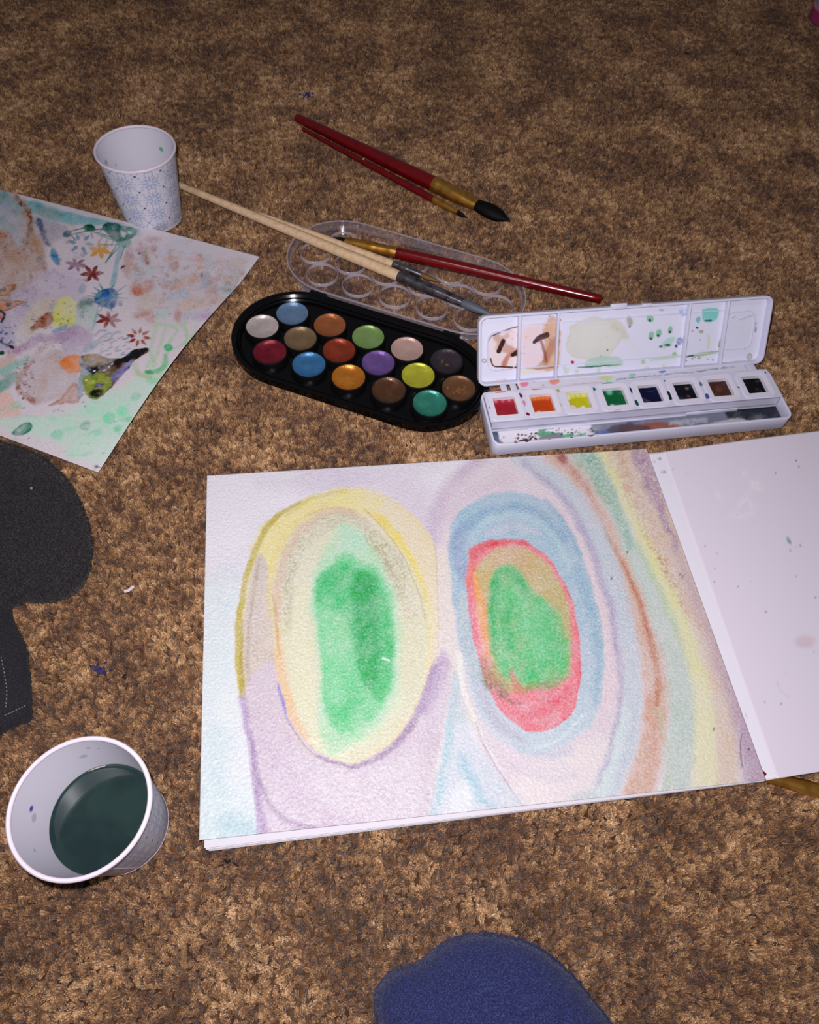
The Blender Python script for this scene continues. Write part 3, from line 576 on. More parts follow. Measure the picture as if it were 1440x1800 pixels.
# second splatter
s.stroke([(212, 434), (206, 460), (203, 480), (198, 500)], [8, 8, 9, 10], (146, 172, 190), .85, 2, 2)
s.fill([(165, 528), (168, 518), (180, 510), (196, 505), (208, 512), (208, 528), (198, 540), (182, 540), (172, 536)], (62, 104, 162), .95, 2, 4); s.blob(190, 522, 12, 8, (84, 128, 182), .7, 0, 5, 4)
for dx, dy in ((-28, -8), (-24, -18), (-14, -24), (-12, 26), (-20, 22), (24, -14), (34, -20), (30, -8), (38, 2), (30, 8), (14, -26), (8, 26), (-36, -2), (-30, 12)):
    s.stroke([(188+dx*.4, 522+dy*.4), (188+dx, 522+dy)], [4, 1.4], (84, 138, 158), .8, 1.3, 2)
s.blob(150, 535, 16, 12, (76, 116, 124), .7, -20, 8, 6); s.blob(212, 534, 5, 4, (70, 106, 160), .9, 30); s.blob(144, 508, 6, 8, (96, 146, 180), .6, 20, 4)
s.fill([(130, 545), (165, 540), (172, 560), (160, 585), (130, 580)], (170, 190, 186), .8, 6, 5); s.stroke([(172, 545), (162, 580)], 3, (110, 150, 170), .6, 2, 2)
# yellow, rust, lilac patches
s.fill([(100, 545), (108, 525), (122, 522), (130, 535), (132, 560), (125, 575), (100, 575), (92, 560)], (208, 206, 92), .93, 4, 6); s.speck(96, 130, 528, 572, 12, (110, 100, 40), (.8, 1.4), .8, 6)
s.fill([(55, 580), (70, 562), (88, 550), (96, 560), (85, 575), (62, 582)], (160, 90, 66), .9, 4, 6); s.speck(55, 92, 555, 580, 18, (120, 50, 36), (.8, 1.6), .7, 8)
s.fill([(60, 592), (110, 580), (135, 572), (160, 588), (160, 605), (120, 612), (100, 600), (70, 600)], (176, 150, 182), .9, 5, 7); s.stroke([(95, 582), (115, 574)], 8, (120, 150, 190), .8, 4, 4)
s.fill([(110, 600), (150, 590), (168, 588), (160, 605), (142, 622), (115, 628)], (190, 174, 196), .9, 5, 5); s.stroke([(20, 620), (40, 612), (60, 600)], 16, (178, 140, 178), .85, 6, 6, .15)
s.fill([(-60, 570), (10, 570), (30, 585), (25, 605), (0, 620), (-60, 620)], (170, 168, 200), .8, 8, 8); s.speck(0, 30, 570, 610, 22, (70, 60, 120), (.8, 2.2), .8, 9); s.speck(0, 160, 480, 620, 50, (120, 100, 150), (.6, 1.6), .55, 12)
s.stroke([(0, 600), (12, 606), (22, 610)], 4, (36, 34, 76), .9, 1.5, 3); s.stroke([(12, 606), (20, 600)], 2.5, (36, 34, 76), .9, 1.2, 1); s.blob(20, 611, 5, 3, (34, 32, 72), .95, 20); s.blob(3, 620, 6, 3.5, (30, 92, 60), .95)
s.stroke([(60, 630), (80, 605), (105, 598)], [14, 10, 4], (190, 170, 176), .7, 5, 5); s.stroke([(5, 655), (30, 640), (50, 628)], [16, 14, 8], (142, 182, 174), .85, 6, 6); s.stroke([(-10, 690), (10, 675), (25, 665)], 22, (120, 160, 150), .8, 8, 8)
s.stroke([(0, 640), (20, 630)], 14, (206, 172, 160), .8, 6, 5); s.fill([(-40, 700), (12, 690), (24, 705), (38, 728), (0, 736), (-40, 730)], (218, 180, 174), .85, 5, 5)
# shell shape
s.fill([(50, 640), (75, 625), (105, 615), (130, 640), (136, 670), (120, 700), (90, 705), (60, 712), (45, 690), (44, 660)], (190, 172, 180), .9, 7, 6)
s.stroke([(60, 705), (38, 690), (34, 670), (42, 650), (58, 632)], [10, 10, 8, 10, 5], (170, 120, 108), .8, 5, 6, .25); s.speck(28, 62, 632, 705, 44, (112, 58, 50), (.8, 2.2), .8, 14); s.speck(50, 110, 596, 640, 22, (130, 80, 80), (.6, 1.4), .6, 15)
s.stroke([(70, 690), (88, 650), (95, 625)], 18, (188, 160, 156), .5, 10, 6); s.fill([(82, 716), (105, 700), (128, 672), (140, 690), (138, 706), (112, 708)], (186, 144, 130), .9, 4, 5, edge=(160, 100, 86))
s.fill([(106, 640), (115, 628), (142, 625), (144, 640), (140, 655), (125, 658), (112, 650)], (222, 128, 52), .95, 4, 6)
# thick paint blot
s.fill([(142, 625), (170, 625), (178, 632), (160, 650), (150, 690), (138, 700), (134, 680), (142, 650)], (136, 156, 172), .9, 3, 5)
s.fill([(143, 626), (172, 622), (190, 630), (225, 628), (245, 615), (262, 612), (255, 622), (236, 634), (214, 660), (195, 682), (172, 702), (156, 700), (148, 684), (146, 664), (160, 655), (150, 640)], (110, 98, 62), .96, 1.5, 3, k=2)
s.fill([(146, 662), (175, 655), (196, 668), (190, 684), (172, 701), (156, 698), (148, 684)], (142, 150, 36), .95, 2, 4); s.blob(170, 692, 14, 7, (74, 72, 16), .85, -10, 3, 4); s.blob(175, 678, 9, 4, (120, 108, 150), .85, -20, 2, 3); s.blob(160, 672, 8, 4, (170, 176, 60), .8, 0, 2, 3)
s.fill([(196, 664), (212, 645), (228, 632), (236, 634), (216, 658), (204, 672)], (138, 126, 176), .95, 2, 3); s.stroke([(165, 650), (185, 645), (205, 638), (226, 628)], [9, 11, 9, 9], (22, 16, 30), .97, 2, 3); s.stroke([(176, 655), (200, 648), (218, 638)], [6, 8, 4], (120, 92, 88), .85, 2, 3)
s.stroke([(222, 628), (238, 620), (258, 613)], [7, 12, 4], (30, 26, 20), .97, 1.5, 3); s.stroke([(150, 628), (170, 628), (180, 634)], [5, 7, 4], (176, 128, 36), .9, 2, 3); s.stroke([(144, 640), (155, 645), (165, 655)], 8, (90, 92, 110), .85, 3, 4)
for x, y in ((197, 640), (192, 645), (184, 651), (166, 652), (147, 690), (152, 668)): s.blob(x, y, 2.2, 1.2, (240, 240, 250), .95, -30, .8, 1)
# flowers
s.flower(142, 427, 23, 6, (104, 138, 166), 10, .75, .45, .16); s.flower(176, 440, 21, 6, (206, 152, 82), 20, .72, 0, .2); s.flower(134, 465, 20, 6, (150, 110, 142), 15, .6, 0, .17)
s.flower(162, 481, 20, 6, (126, 42, 38), -5, .75, 0, .2); s.flower(191, 562, 23, 7, (142, 66, 60), 8, .68, 0, .16); s.flower(244, 592, 21, 8, (162, 88, 72), 10, .8, .42, .15)
s.fill([(0, 506), (28, 499), (24, 510), (12, 520), (0, 520)], (196, 116, 56), .95, 1.5, 2, edge=(50, 40, 30)); s.fill([(-10, 528), (20, 528), (50, 531), (30, 538), (12, 546), (-10, 545)], (200, 120, 60), .95, 1.5, 2, edge=(50, 40, 30))
s.blob(5, 509, 6, 4, (24, 26, 24), .95); s.blob(16, 535, 6, 4, (26, 28, 26), .95); s.stroke([(0, 546), (8, 552), (4, 565)], 5, (26, 24, 24), .95, 1.5, 2); s.blob(0, 555, 4, 5, (200, 90, 50), .9); s.stroke([(17, 519), (28, 508)], 3, (90, 120, 130), .8, 1.2)
# worm strokes and dashes
for p in ([(168, 590), (176, 582), (186, 582)], [(172, 600), (184, 590), (194, 586)], [(192, 598), (200, 586), (210, 584)], [(150, 618), (170, 606), (196, 596)]): s.stroke(p, 4, (150, 156, 182), .8, 2, 2)
s.blob(160, 610, 16, 6, (128, 160, 184), .8, -30, 4, 4); g_ = random.Random(5)
for _ in range(40):
    x = g_.uniform(176, 226); y = g_.uniform(592, 626); s.stroke([(x, y), (x+5, y-2)], 1.6, (120, 140, 168), .75, 1.2, .6)
# speckled upper right field
s.fill([(225, 425), (245, 412), (330, 425), (420, 450), (440, 462), (425, 500), (380, 545), (330, 565), (270, 575), (240, 560), (225, 500)], (196, 184, 194), .5, 20, 10)
for x, y, rx, ry, c_ in ((268, 420, 12, 6, (184, 140, 146)), (270, 437, 7, 7, (168, 88, 84)), (252, 440, 10, 7, (188, 140, 140)), (255, 455, 5, 8, (160, 92, 80)), (228, 445, 8, 10, (176, 142, 146)), (226, 470, 10, 18, (190, 152, 148)), (303, 450, 16, 14, (200, 164, 160)), (304, 466, 9, 7, (172, 104, 100)), (348, 452, 9, 11, (200, 138, 124)), (349, 470, 9, 7, (204, 160, 148)), (366, 460, 9, 14, (176, 184, 200)), (327, 466, 12, 8, (182, 188, 204)), (285, 447, 8, 7, (184, 188, 208)), (250, 476, 20, 12, (182, 190, 194)),
        (250, 505, 22, 12, (198, 146, 138)), (243, 509, 8, 7, (194, 118, 106)), (305, 500, 18, 8, (200, 160, 152)), (338, 492, 30, 9, (200, 168, 160)), (360, 490, 10, 14, (150, 172, 204)), (383, 488, 12, 7, (202, 150, 140)), (372, 508, 10, 8, (196, 150, 142)), (315, 520, 20, 9, (176, 186, 208)), (405, 480, 26, 16, (184, 176, 182)), (400, 508, 14, 9, (170, 188, 200)), (408, 515, 7, 4, (120, 168, 176)), (262, 530, 24, 16, (200, 176, 166)), (250, 552, 14, 6, (188, 116, 98)), (268, 560, 12, 5, (192, 124, 104)), (312, 555, 8, 8, (184, 116, 106)),
        (355, 530, 40, 9, (206, 172, 156)), (330, 540, 20, 8, (206, 178, 166)), (345, 555, 30, 8, (184, 180, 200)), (362, 555, 18, 7, (192, 160, 196)), (285, 556, 14, 8, (176, 196, 196)), (410, 462, 26, 9, (196, 178, 176)), (295, 430, 30, 5, (190, 192, 206)), (340, 440, 60, 5, (192, 194, 210))):
    s.blob(x, y, rx, ry, c_, .85, -8, 6, 8, .18)
s.speck(235, 400, 420, 560, 90, (150, 110, 110), (.6, 1.5), .45, 21); s.stroke([(246, 446), (254, 443)], 4, (92, 70, 130), .9, 1.5); s.stroke([(214, 472), (221, 470)], 3, (40, 26, 50), .95, 1); s.blob(354, 484, 3, 4, (120, 50, 60), .8); s.blob(240, 463, 3, 2, (120, 160, 140), .6)
for k in range(60):
    x = g_.uniform(235, 420); y = g_.uniform(470, 520); s.stroke([(x, y), (x+2, y-5)], 1.3, (150, 140, 160), .4, 1, .5)
# green loops
for p, w in (([(278, 570), (268, 595), (264, 620), (272, 640), (262, 655)], 8), ([(292, 575), (285, 600), (275, 625), (258, 645)], 7), ([(300, 572), (312, 580), (300, 600), (292, 625), (280, 650), (262, 655)], 6), ([(322, 570), (330, 590), (326, 610), (316, 640), (298, 655), (270, 655)], 7), ([(345, 575), (340, 590), (322, 605), (300, 616)], 4), ([(326, 572), (328, 600), (324, 625), (312, 645)], 5), ([(270, 570), (300, 572), (330, 568)], 6)):
    s.stroke(p, w, (176, 196, 170), .75, 3, 3)
s.stroke([(292, 625), (290, 642), (276, 652), (256, 654)], [6, 9, 8, 5], (110, 184, 138), .85, 3, 3); s.blob(262, 654, 8, 3, (60, 160, 116), .85, 10); s.blob(296, 611, 7.5, 7, (74, 178, 122), .95, 0, 1.5, 2); s.stroke([(322, 630), (312, 645)], [6, 9], (86, 184, 130), .85, 2, 2)
s.stroke([(262, 665), (280, 668), (300, 660)], 12, (150, 198, 166), .7, 6, 4); s.stroke([(236, 640), (245, 655), (262, 662)], 8, (176, 190, 160), .7, 4, 3); s.blob(226, 645, 2, 2, (60, 60, 70), .9); s.stroke([(300, 660), (308, 655)], 3, (90, 150, 140), .7, 1.5, 3); s.blob(306, 671, 1.6, 1.4, (20, 40, 40), .9)
for x, y in ((286, 470), (280, 500), (150, 715), (146, 707), (110, 722), (102, 720), (94, 723), (42, 717), (50, 770), (200, 742), (182, 797), (155, 780)): s.blob(x, y, 1.8, 1.5, (120, 120, 160), .7)
g2 = random.Random(77)
for k in range(190):
    u_, v_ = g2.random(), g2.random(); x = 232+190*u_+10*v_; y = 422+42*u_+(125-55*u_)*v_
    s.blob(x, y, g2.uniform(2, 8), g2.uniform(1.5, 5), g2.choice([(192, 132, 120), (184, 150, 146), (150, 172, 200), (172, 190, 196), (186, 140, 110), (160, 140, 150), (200, 166, 150), (176, 164, 186)]), g2.uniform(.25, .6), g2.uniform(-40, 20), 2.5, 4, .3)
for k in range(150):
    x = g2.uniform(-10, 150); y = g2.uniform(370, 620)
    if y < 350+x*.33: continue
    s.blob(x, y, g2.uniform(2, 9), g2.uniform(1.5, 5), g2.choice([(150, 110, 100), (120, 110, 150), (170, 150, 176), (110, 140, 160), (190, 170, 150), (140, 90, 80), (160, 150, 120), (186, 160, 190)]), g2.uniform(.2, .5), g2.uniform(-50, 50), 2.5, 5, .35)
for k in range(70):
    x = g2.uniform(0, 290); y = g2.uniform(700, 800); s.blob(x, y, g2.uniform(4, 14), g2.uniform(1.5, 4), g2.choice([(150, 200, 175), (190, 206, 200), (130, 186, 160), (200, 204, 200)]), g2.uniform(.15, .45), g2.uniform(-30, 10), 3, 6, .2)
s.density(.5, (208, 194, 206), .15, -20); lum = s.C@np.array([.2126, .7152, .0722]); s.C = np.clip((lum[:, None]+(s.C-lum[:, None])*.86)*.97, .003, .95)
paint_attr(so, s.C)
print('sheet', clock())
#@@CUPS
# ================================================================== PAPER CUPS
m_cupin = mat('cup_lining', attr='pigment', rough=.35, spec=.5)
m_cupout = mat('printed_cup_paper', attr='pigment', rough=.5, spec=.35)
m_rim = mat('cup_rim_paper', (232, 222, 232), .4, spec=.4)
RT, RB, HC = 30.6, 23.6, 62.0
def cup(cx, cy, tx, ty, label, phase, spots):
    c0 = np.array([cx+tx, cy+ty, 0.0]); lean = np.array([-tx/HC, -ty/HC])
    t = thing('paper_cup', c0, label, 'cup', 'patterned paper cups')
    def shift(P):
        P = np.asarray(P, float).copy(); P[:, 0] += c0[0]+lean[0]*P[:, 2]; P[:, 1] += c0[1]+lean[1]*P[:, 2]; return P
    def wall(name, m, dr, z0, z1, n=420, k=110):
        a = np.arange(n)*2*math.pi/n; z = np.linspace(z0, z1, k); A, Z = np.meshgrid(a, z); r = RB+(RT-RB)*Z/HC+dr
        V = np.stack([r*np.cos(A), r*np.sin(A), Z], 2).reshape(-1, 3)
        i = (np.arange(k-1)[:, None]*n+np.arange(n)).ravel(); j = (np.arange(k-1)[:, None]*n+(np.arange(n)+1) % n).ravel()
        o = obj(name, shift(V), np.stack([i, j, j+n, i+n], 1), m, t); return o, A.ravel(), Z.ravel()
    o, A, Z = wall('outer_wall', m_cupout, 0, 0, HC-1)
    # print: staggered daisies of pointed petals with small dark dots between
    nf = 9; S = A/(2*math.pi)*nf+phase; row = Z/15.4+.25; C = np.tile(lin((220, 222, 236)), (len(A), 1))
    g = (vnoise(np.stack([A*40, Z], 1), 4, 3)-.5)*.05; x = (S % 1-.5)*19; y = (row % 1-.5)*15.4
    def petals(x, y, n, r, hl, hw, rot, c, a):
        d = np.hypot(x, y); th = (np.arctan2(y, x)-math.radians(rot))*n/(2*math.pi); ph = (th-np.round(th))*2*math.pi/n
        q = np.sqrt(((d*np.cos(ph)-r)/hl)**2+(d*np.sin(ph)/hw)**2); k = (a*np.clip((1-q)*2.5, 0, 1))[:, None]; C[:] = C*(1-k)+lin(c)*k
    petals(x, y, 8, 3.9, 3.2, 1.05, 0, (160, 176, 210), .9); petals(x, y, 8, 6.4, 2.2, .8, 22.5, (178, 180, 198), .85)
    x2 = ((S+.5) % 1-.5)*19; y2 = ((row+.5) % 1-.5)*15.4
    petals(x2, y2, 4, 3.2, 2.0, .8, 45, (176, 180, 200), .8); petals(x2, y, 2, 1.6, 1.3, .7, 0, (182, 184, 200), .8); petals(x, y2, 2, 2.6, 1.4, .7, 90, (182, 184, 200), .7)
    C[np.hypot(x2, y2) < .85] = lin((56, 54, 84))
    C = np.clip(C*(1+g[:, None]), 0, 1); C = np.where((Z < 2.2)[:, None], lin((214, 206, 210)), C)
    paint_attr(o, C)
    o, A, Z = wall('inner_wall', m_cupin, -.5, 4, HC-.5, 300, 80)
    C = np.tile(lin((226, 224, 234)), (len(A), 1))
    for (a_, z_, r_, c_) in spots:
        d = np.hypot(((A-math.radians(a_)+math.pi) % (2*math.pi)-math.pi)*27, Z-z_); k = np.clip((r_*1.5-d)/.5, 0, 1)[:, None]; C = C*(1-k)+lin(c_)*k
    paint_attr(o, C)
    b = MB(); b.torus((0, 0), RT+.15, HC, 1.15, 1.25, 96, 10); obj('rolled_rim', shift(b.V), b.F, m_rim, t)
    b = MB(); b.lathe([(RB-.6, 4.6), (RB-.6, 4)], n=64); obj('base_disc', shift(b.V), b.F, m_rim, t)
    b = MB(); b.ring([(( RB+.25)*math.cos(x), (RB+.25)*math.sin(x)) for x in np.arange(64)*math.pi/32], [((RB-.6)*math.cos(x), (RB-.6)*math.sin(x)) for x in np.arange(64)*math.pi/32], 0, 1.2); obj('foot_ring', shift(b.V), b.F, m_rim, t)
    a = math.radians(-48 if phase < .5 else -60); V = []
    for z in np.linspace(1, HC-1, 14):
        r = RB+(RT-RB)*z/HC
        for da, dr in ((-.012, 0), (-.012, .28), (.012, .28), (.012, 0)): V.append(((r+dr)*math.cos(a+da), (r+dr)*math.sin(a+da), z))
    F = [(i*4+k, i*4+(k+1) % 4, i*4+4+(k+1) % 4, i*4+4+k) for i in range(13) for k in range(4)]
    obj('seam', shift(V), F, m_rim, t)
    return t, shift
def water(shift, z, m, label, bot=4.8, sp=None):
    r1 = RB+(RT-RB)*z/HC-.62; r0 = RB+(RT-RB)*bot/HC-.72; b = MB()
    b.lathe([(r0, bot), (r1, z-.1), (r1-.25, z), (r1-1.0, z-.22), (r1-3, z-.3), (2, z-.3)], n=72)
    o = obj('rinse_liquid', shift(b.V), b.F, m, None, origin=shift([(0, 0, bot)])[0]); return tag(o, label, 'water')
c1, sh1 = cup(-179.5, 585.9, 1.0, .4, 'nearly empty white cup with pale blue flower print, behind the loose painted sheet', .1,
              [(62, 46, 1.5, (110, 190, 150)), (170, 46, 1.6, (160, 178, 184)), (150, 38, 1.0, (185, 200, 210))])
c2, sh2 = cup(-127.2, 86.1, 2.4, 3.8, 'paper cup holding dark grey-green paint water, at the lower left of the sketchbook', .6,
              [(176, 46, 1.1, (80, 60, 170)), (183, 42, 1.5, (190, 192, 206)), (110, 44, 1.4, (190, 196, 206)), (100, 52, .7, (150, 150, 160)), (215, 45, .6, (140, 140, 150)), (70, 55, .6, (90, 90, 100)), (92, 50, .5, (130, 130, 140))])
m_dark = mat('murky_green_water', (38, 56, 54), .05, spec=.5, coat=.3, noise=((30, 46, 46), 60, .4, .6))
m_clearw = mat('greyish_rinse_water', (150, 150, 158), .04, spec=.6)
water(sh2, 27.5, m_dark, 'dark grey-green rinse water filling the cup beside the sketchbook')
water(sh1, 9.5, m_clearw, 'shallow clear grey water at the bottom of the upper cup')
print('cups', clock())
#@@PALETTE
# ================================================================== METALLIC PAINT PALETTE WITH CLEAR LID
m_black = mat('black_plastic', (7, 7, 8), .14, spec=.45)
m_blackm = mat('black_pan_plastic', (12, 11, 12), .35, spec=.4)
PC = np.array([-3.0, 417.8, 0]); pu = np.array([.924, -.382, 0]); pv = np.array([.382, .924, 0]); pw = np.array([0, 0, 1.0])
pal = thing('metallic_palette', PC, 'long black oval palette of sixteen round shimmering paints with its clear lid folded back', 'paint palette')
fr = (PC, pu, pv, pw)
b = MB(fr)
b.prism(stadium(0, 1.5, 52, 45), .2, 2.2)
b.ring(stadium(0, 1.5, 52, 48.3), stadium(0, 1.5, 52, 45.2), 1.5, 7.2, 7.2)
b.ring(stadium(0, 1.5, 52, 45.2), stadium(0, 1.5, 52, 41.5), 1.5, 7.0, 3.2)
b.build('tray', m_black, pal)
b = MB(fr); b.ring(stadium(0, 1.5, 52, 43.2), stadium(0, 1.5, 52, 42.6), 4.4, 5.6); b.build('inner_ridge', m_black, pal)
colors = {'mid': [(214, 200, 196), (140, 116, 84), (150, 62, 38), (122, 92, 160), (200, 200, 62), (122, 86, 58)],
          'top': [(118, 150, 184), (172, 104, 60), (142, 178, 104), (218, 184, 170), (66, 58, 66)],
          'bot': [(128, 32, 48), (66, 128, 178), (196, 122, 40), (98, 66, 44), (58, 144, 122)]}
names = {'mid': ['pearl white', 'antique gold', 'copper red', 'violet', 'lime yellow', 'bronze'], 'top': ['pale blue', 'orange copper', 'leaf green', 'pinkish cream', 'charcoal'], 'bot': ['crimson', 'bright blue', 'amber orange', 'dark brown', 'teal green']}
def shimmer(nm, c, seed):
    m = mat(nm, tuple(min(250, int(v*1.06)) for v in c), .3, metal=.55, spec=.8, bump=.4, bscale=260, noise=(tuple(min(255, int(v*1.1+10)) for v in c), 90+seed*5, .45, .7)); return m
k_ = 0
for rowname, v0, u0 in (('top', 21.8, -64.5), ('mid', 0, -79.2), ('bot', -21.8, -62.2)):
    for i, c in enumerate(colors[rowname]):
        x = u0+31.7*i; y = v0; k_ += 1
        b = MB(fr); b.lathe([(13.6, 2), (13.6, 6.6), (13.2, 7.3), (12.6, 7.4), (12.2, 6.9), (12.1, 3), (13, 2)], (x, y), 44); pn = b.build('paint_pan', m_blackm, pal)
        g = random.Random(k_); b = MB(fr); n = 40; prof = [(12.15, 4.2), (12.15, 7.35), (11.7, 7.15), (10.8, 6.3), (9.2, 5.6), (6, 5.2), (2.8, 5.1), (.6, 5.1)]
        V = []
        for r, z in prof:
            for q in range(n):
                a = 2*math.pi*q/n; V.append((x+r*math.cos(a), y+r*math.sin(a), z+(g.uniform(-.04, .04) if 1 < r < 11 else 0)+(.35*math.sin(a*2+k_) if 3 < r < 10 else 0)))
        F = [(a*n+q, a*n+(q+1) % n, (a+1)*n+(q+1) % n, (a+1)*n+q) for a in range(len(prof)-1) for q in range(n)]+[list(range((len(prof)-1)*n, len(prof)*n))]
        b.add(V, F); b.build('paint_cake', shimmer('shimmer_'+names[rowname][i].replace(' ', '_'), c, k_), pn, label=names[rowname][i]+' shimmering paint')
# worn gold scrapings in two pans
m_gold = mat('gold_flakes', (206, 150, 84), .25, metal=.8, bump=.3, bscale=600)
for x, y, n, sd in ((79.3-.5, 0, 16, 1), (62.3-4, 21.8, 7, 4)):
    b = MB(fr); g = random.Random(sd)
    for _ in range(n):
        cx, cy = x+g.gauss(0, 3.2), y+g.gauss(0, 1.6); r = g.uniform(.4, 1.3); b.lathe([(r, 5.0), (r*.7, 5.7), (r*.2, 5.8)], (cx, cy), 6)
    b.build('paint_flakes', m_gold, pal, label='gold scrapings').update_tag()
# hinges
for x in (-56, 56):
    b = MB(fr); b.box(x-7, x+7, 48.6, 53.8, 2.2, 6.4); b.build('hinge', m_black, pal, bevel=.5)
# the clear lid: plate, wall, moulded rings
m_clear = clear_plastic('clear_plastic_plate', .005); m_clearw_ = clear_plastic('clear_plastic_wall', .07, .12); m_clearr = clear_plastic('clear_plastic_ring', .28, .12)
lv = 98.5
b = MB(fr); b.prism(stadium(0, lv, 55, 42.4), 1.0, 1.9); lid = b.build('clear_lid', m_clear, pal)
b = MB(fr); b.ring(stadium(0, lv, 55, 45), stadium(0, lv, 55, 44.1), 1.8, 7.6); b.ring(stadium(0, lv, 55, 45.0), stadium(0, lv, 55, 42.3), 1.0, 1.9); b.build('lid_wall', m_clearw_, lid)
b = MB(fr); b.ring(stadium(0, lv, 55, 45.9), stadium(0, lv, 55, 45), 6.9, 7.7); b.build('lid_flange', m_clearr, lid)
for v0, n, u0 in ((22, 5, -63.4), (0, 6, -79.2), (-22, 5, -63.4)):
    for i in range(n):
        x = u0+31.7*i; y = lv-1+v0
        b = MB(fr); b.lathe([(13.1, 1.9), (12.95, 4.4), (12.55, 4.7), (12.45, 1.9)], (x, y), 44, close=True); b.build('moulded_ring', m_clearr, lid)
for x in (-63, 63): b = MB(fr); b.box(x-8, x+8, 50.2, 53.4, 3, 6.2); b.build('lid_hinge_tab', m_clearw_, lid, bevel=.4)
b = MB(fr); b.box(-7, 7, lv+44.6, lv+47.4, 3.2, 7.6); b.build('lid_clasp', m_clearw_, lid, bevel=.4)
print('palette', clock())
#@@BOX
# ================================================================== WHITE WATERCOLOUR BOX
WHITE = (222, 222, 238)
m_box = mat('white_box_plastic', (214, 214, 232), .35, spec=.45)
m_boxp = mat('stained_box_plastic', attr='pigment', rough=.32, spec=.45)
BA = .12; bu = np.array([math.cos(BA), math.sin(BA), 0]); bv = np.array([-math.sin(BA), math.cos(BA), 0]); BO = np.array([90.2, 330.7, 0.2])
box = thing('watercolour_box', BO+bu*111+bv*24, 'white plastic watercolour box with eight square paints and its stained lid standing open', 'paint box')
bf = (BO, bu, bv, pw); BW, BD, BH = 223.5, 48.6, 12.0
b = MB(bf); b.ring(rrect(0, BW, 0, BD, 6), rrect(1.7, BW-1.7, 1.7, BD-1.7, 4.6), 0.4, BH); b.prism(rrect(1, BW-1, 1, BD-1, 5), 0, 2.0); bs = b.build('base_tray', m_box, box, bevel=.35)
def painted(name, quad, nu, nv, parent, base, f, white=(229, 227, 229), gain=.80, thick=.3, m=None):
    P, F = grid_quad(quad, nu, nv); o, V = sheet_mesh(name, P, F, nu, nv, m or m_boxp, parent, thick); p = Paint(pix(V), base, white, gain); f(p); paint_attr(o, p.C); return o
def L3(fr_, x, y, z): return fr_[0]+x*fr_[1]+y*fr_[2]+z*fr_[3]
def trough(p):
    p.fill([(1180, 700), (1440, 690), (1400, 760), (1250, 770), (1215, 745)], (30, 36, 48), .95, 6, 5); p.fill([(1040, 745), (1080, 728), (1200, 720), (1260, 712), (1270, 745), (1100, 765), (1050, 765)], (118, 122, 140), .9, 5, 10)
    p.stroke([(1110, 738), (1160, 730), (1220, 722)], 12, (96, 108, 150), .8, 6, 10, .2); p.fill([(1090, 760), (1110, 745), (1160, 742), (1205, 750), (1170, 760)], (150, 78, 44), .9, 3, 6)
    p.fill([(1060, 762), (1080, 748), (1120, 742), (1150, 755), (1140, 762), (1090, 770)], (76, 66, 78), .85, 3, 8); p.stroke([(1104, 762), (1122, 760)], 7, (196, 40, 60), .9, 2, 4); p.blob(1060, 762, 14, 8, (96, 110, 170), .8, -10, 3, 6)
    p.stroke([(960, 765), (985, 768), (1010, 768), (1030, 764)], [12, 14, 12, 6], (60, 170, 110), .9, 2, 8); p.stroke([(952, 762), (960, 752), (968, 750)], 10, (76, 150, 100), .8, 2, 5); p.fill([(948, 775), (955, 765), (985, 762), (990, 772), (965, 778)], (130, 128, 134), .9, 2, 3)
    p.fill([(908, 778), (918, 770), (936, 770), (940, 778), (920, 784)], (52, 14, 18), .95, 1.5, 7); p.speck(905, 945, 760, 782, 30, (70, 26, 40), (.8, 2), .9, 2); p.speck(970, 1050, 752, 766, 40, (26, 60, 50), (.6, 1.6), .9, 3); p.speck(878, 905, 765, 785, 6, (110, 90, 110), (1, 3), .5, 4)
    p.fill([(862, 745), (875, 760), (880, 775), (905, 790), (860, 795), (850, 750)], (70, 84, 110), .85, 2, 2); p.fill([(1240, 745), (1300, 735), (1320, 748), (1240, 760)], (200, 196, 206), .8, 3, 5); p.stroke([(1180, 745), (1240, 738)], 8, (190, 190, 200), .6, 4, 6, .2)
painted('brush_trough', [L3(bf, 1.8, 19.5, 2.4), L3(bf, BW-1.8, 19.5, 2.4), L3(bf, BW-1.8, 1.8, 2.4), L3(bf, 1.8, 1.8, 2.4)], 330, 34, box, (224, 220, 230), trough)['label'] = 'brush trough smeared with dark paint'
b = MB(bf); b.box(30, 150, 17.3, 18.6, 2.4, 3.8); b.box(150, 190, 18.0, 19.0, 2.4, 5.5); b.build('trough_rib', m_box, box, bevel=.3)
# front wall drips painted on the top of the base rim
# insert with eight wells
IT = 12.8; x0, x1, y0, y1 = 2.2, BW-2.2, 19.6, BD-1.4; pitch = 27.2; wx0 = 15.6
b = MB(bf); n = 8; edges = [x0]+[wx0+pitch*(i+.5) for i in range(7)]+[x1]
for i in range(8):
    cx = wx0+pitch*i; cy = 33.0; I = rrect(cx-9.3, cx+9.3, cy-9.6, cy+9.6, 1.2, 3); O = []
    for (px_, py_) in I:     # matching outer cell outline
        sx = (px_-cx)/9.3; sy = (py_-cy)/9.6; k = max(abs(sx), abs(sy)); sx /= k; sy /= k
        O.append(((edges[i+1] if sx > 0 else edges[i]) if abs(sx) > .93 else cx+sx*10.2, (y1 if sy > 0 else y0) if abs(sy) > .93 else cy+sy*10))
    b.ring(O, I, IT-1, IT)
b.box(x0, x1, y0, y0+1.2, 4.2, IT-.05); b.box(x0, x0+1.2, y0, y1, 4.2, IT-.05); b.box(x1-1.2, x1, y0, y1, 4.2, IT-.05)
b.box(x0, x1, y0, y1, 4.6, 5.4)
ins = b.build('pan_insert', m_box, box, smooth=False)
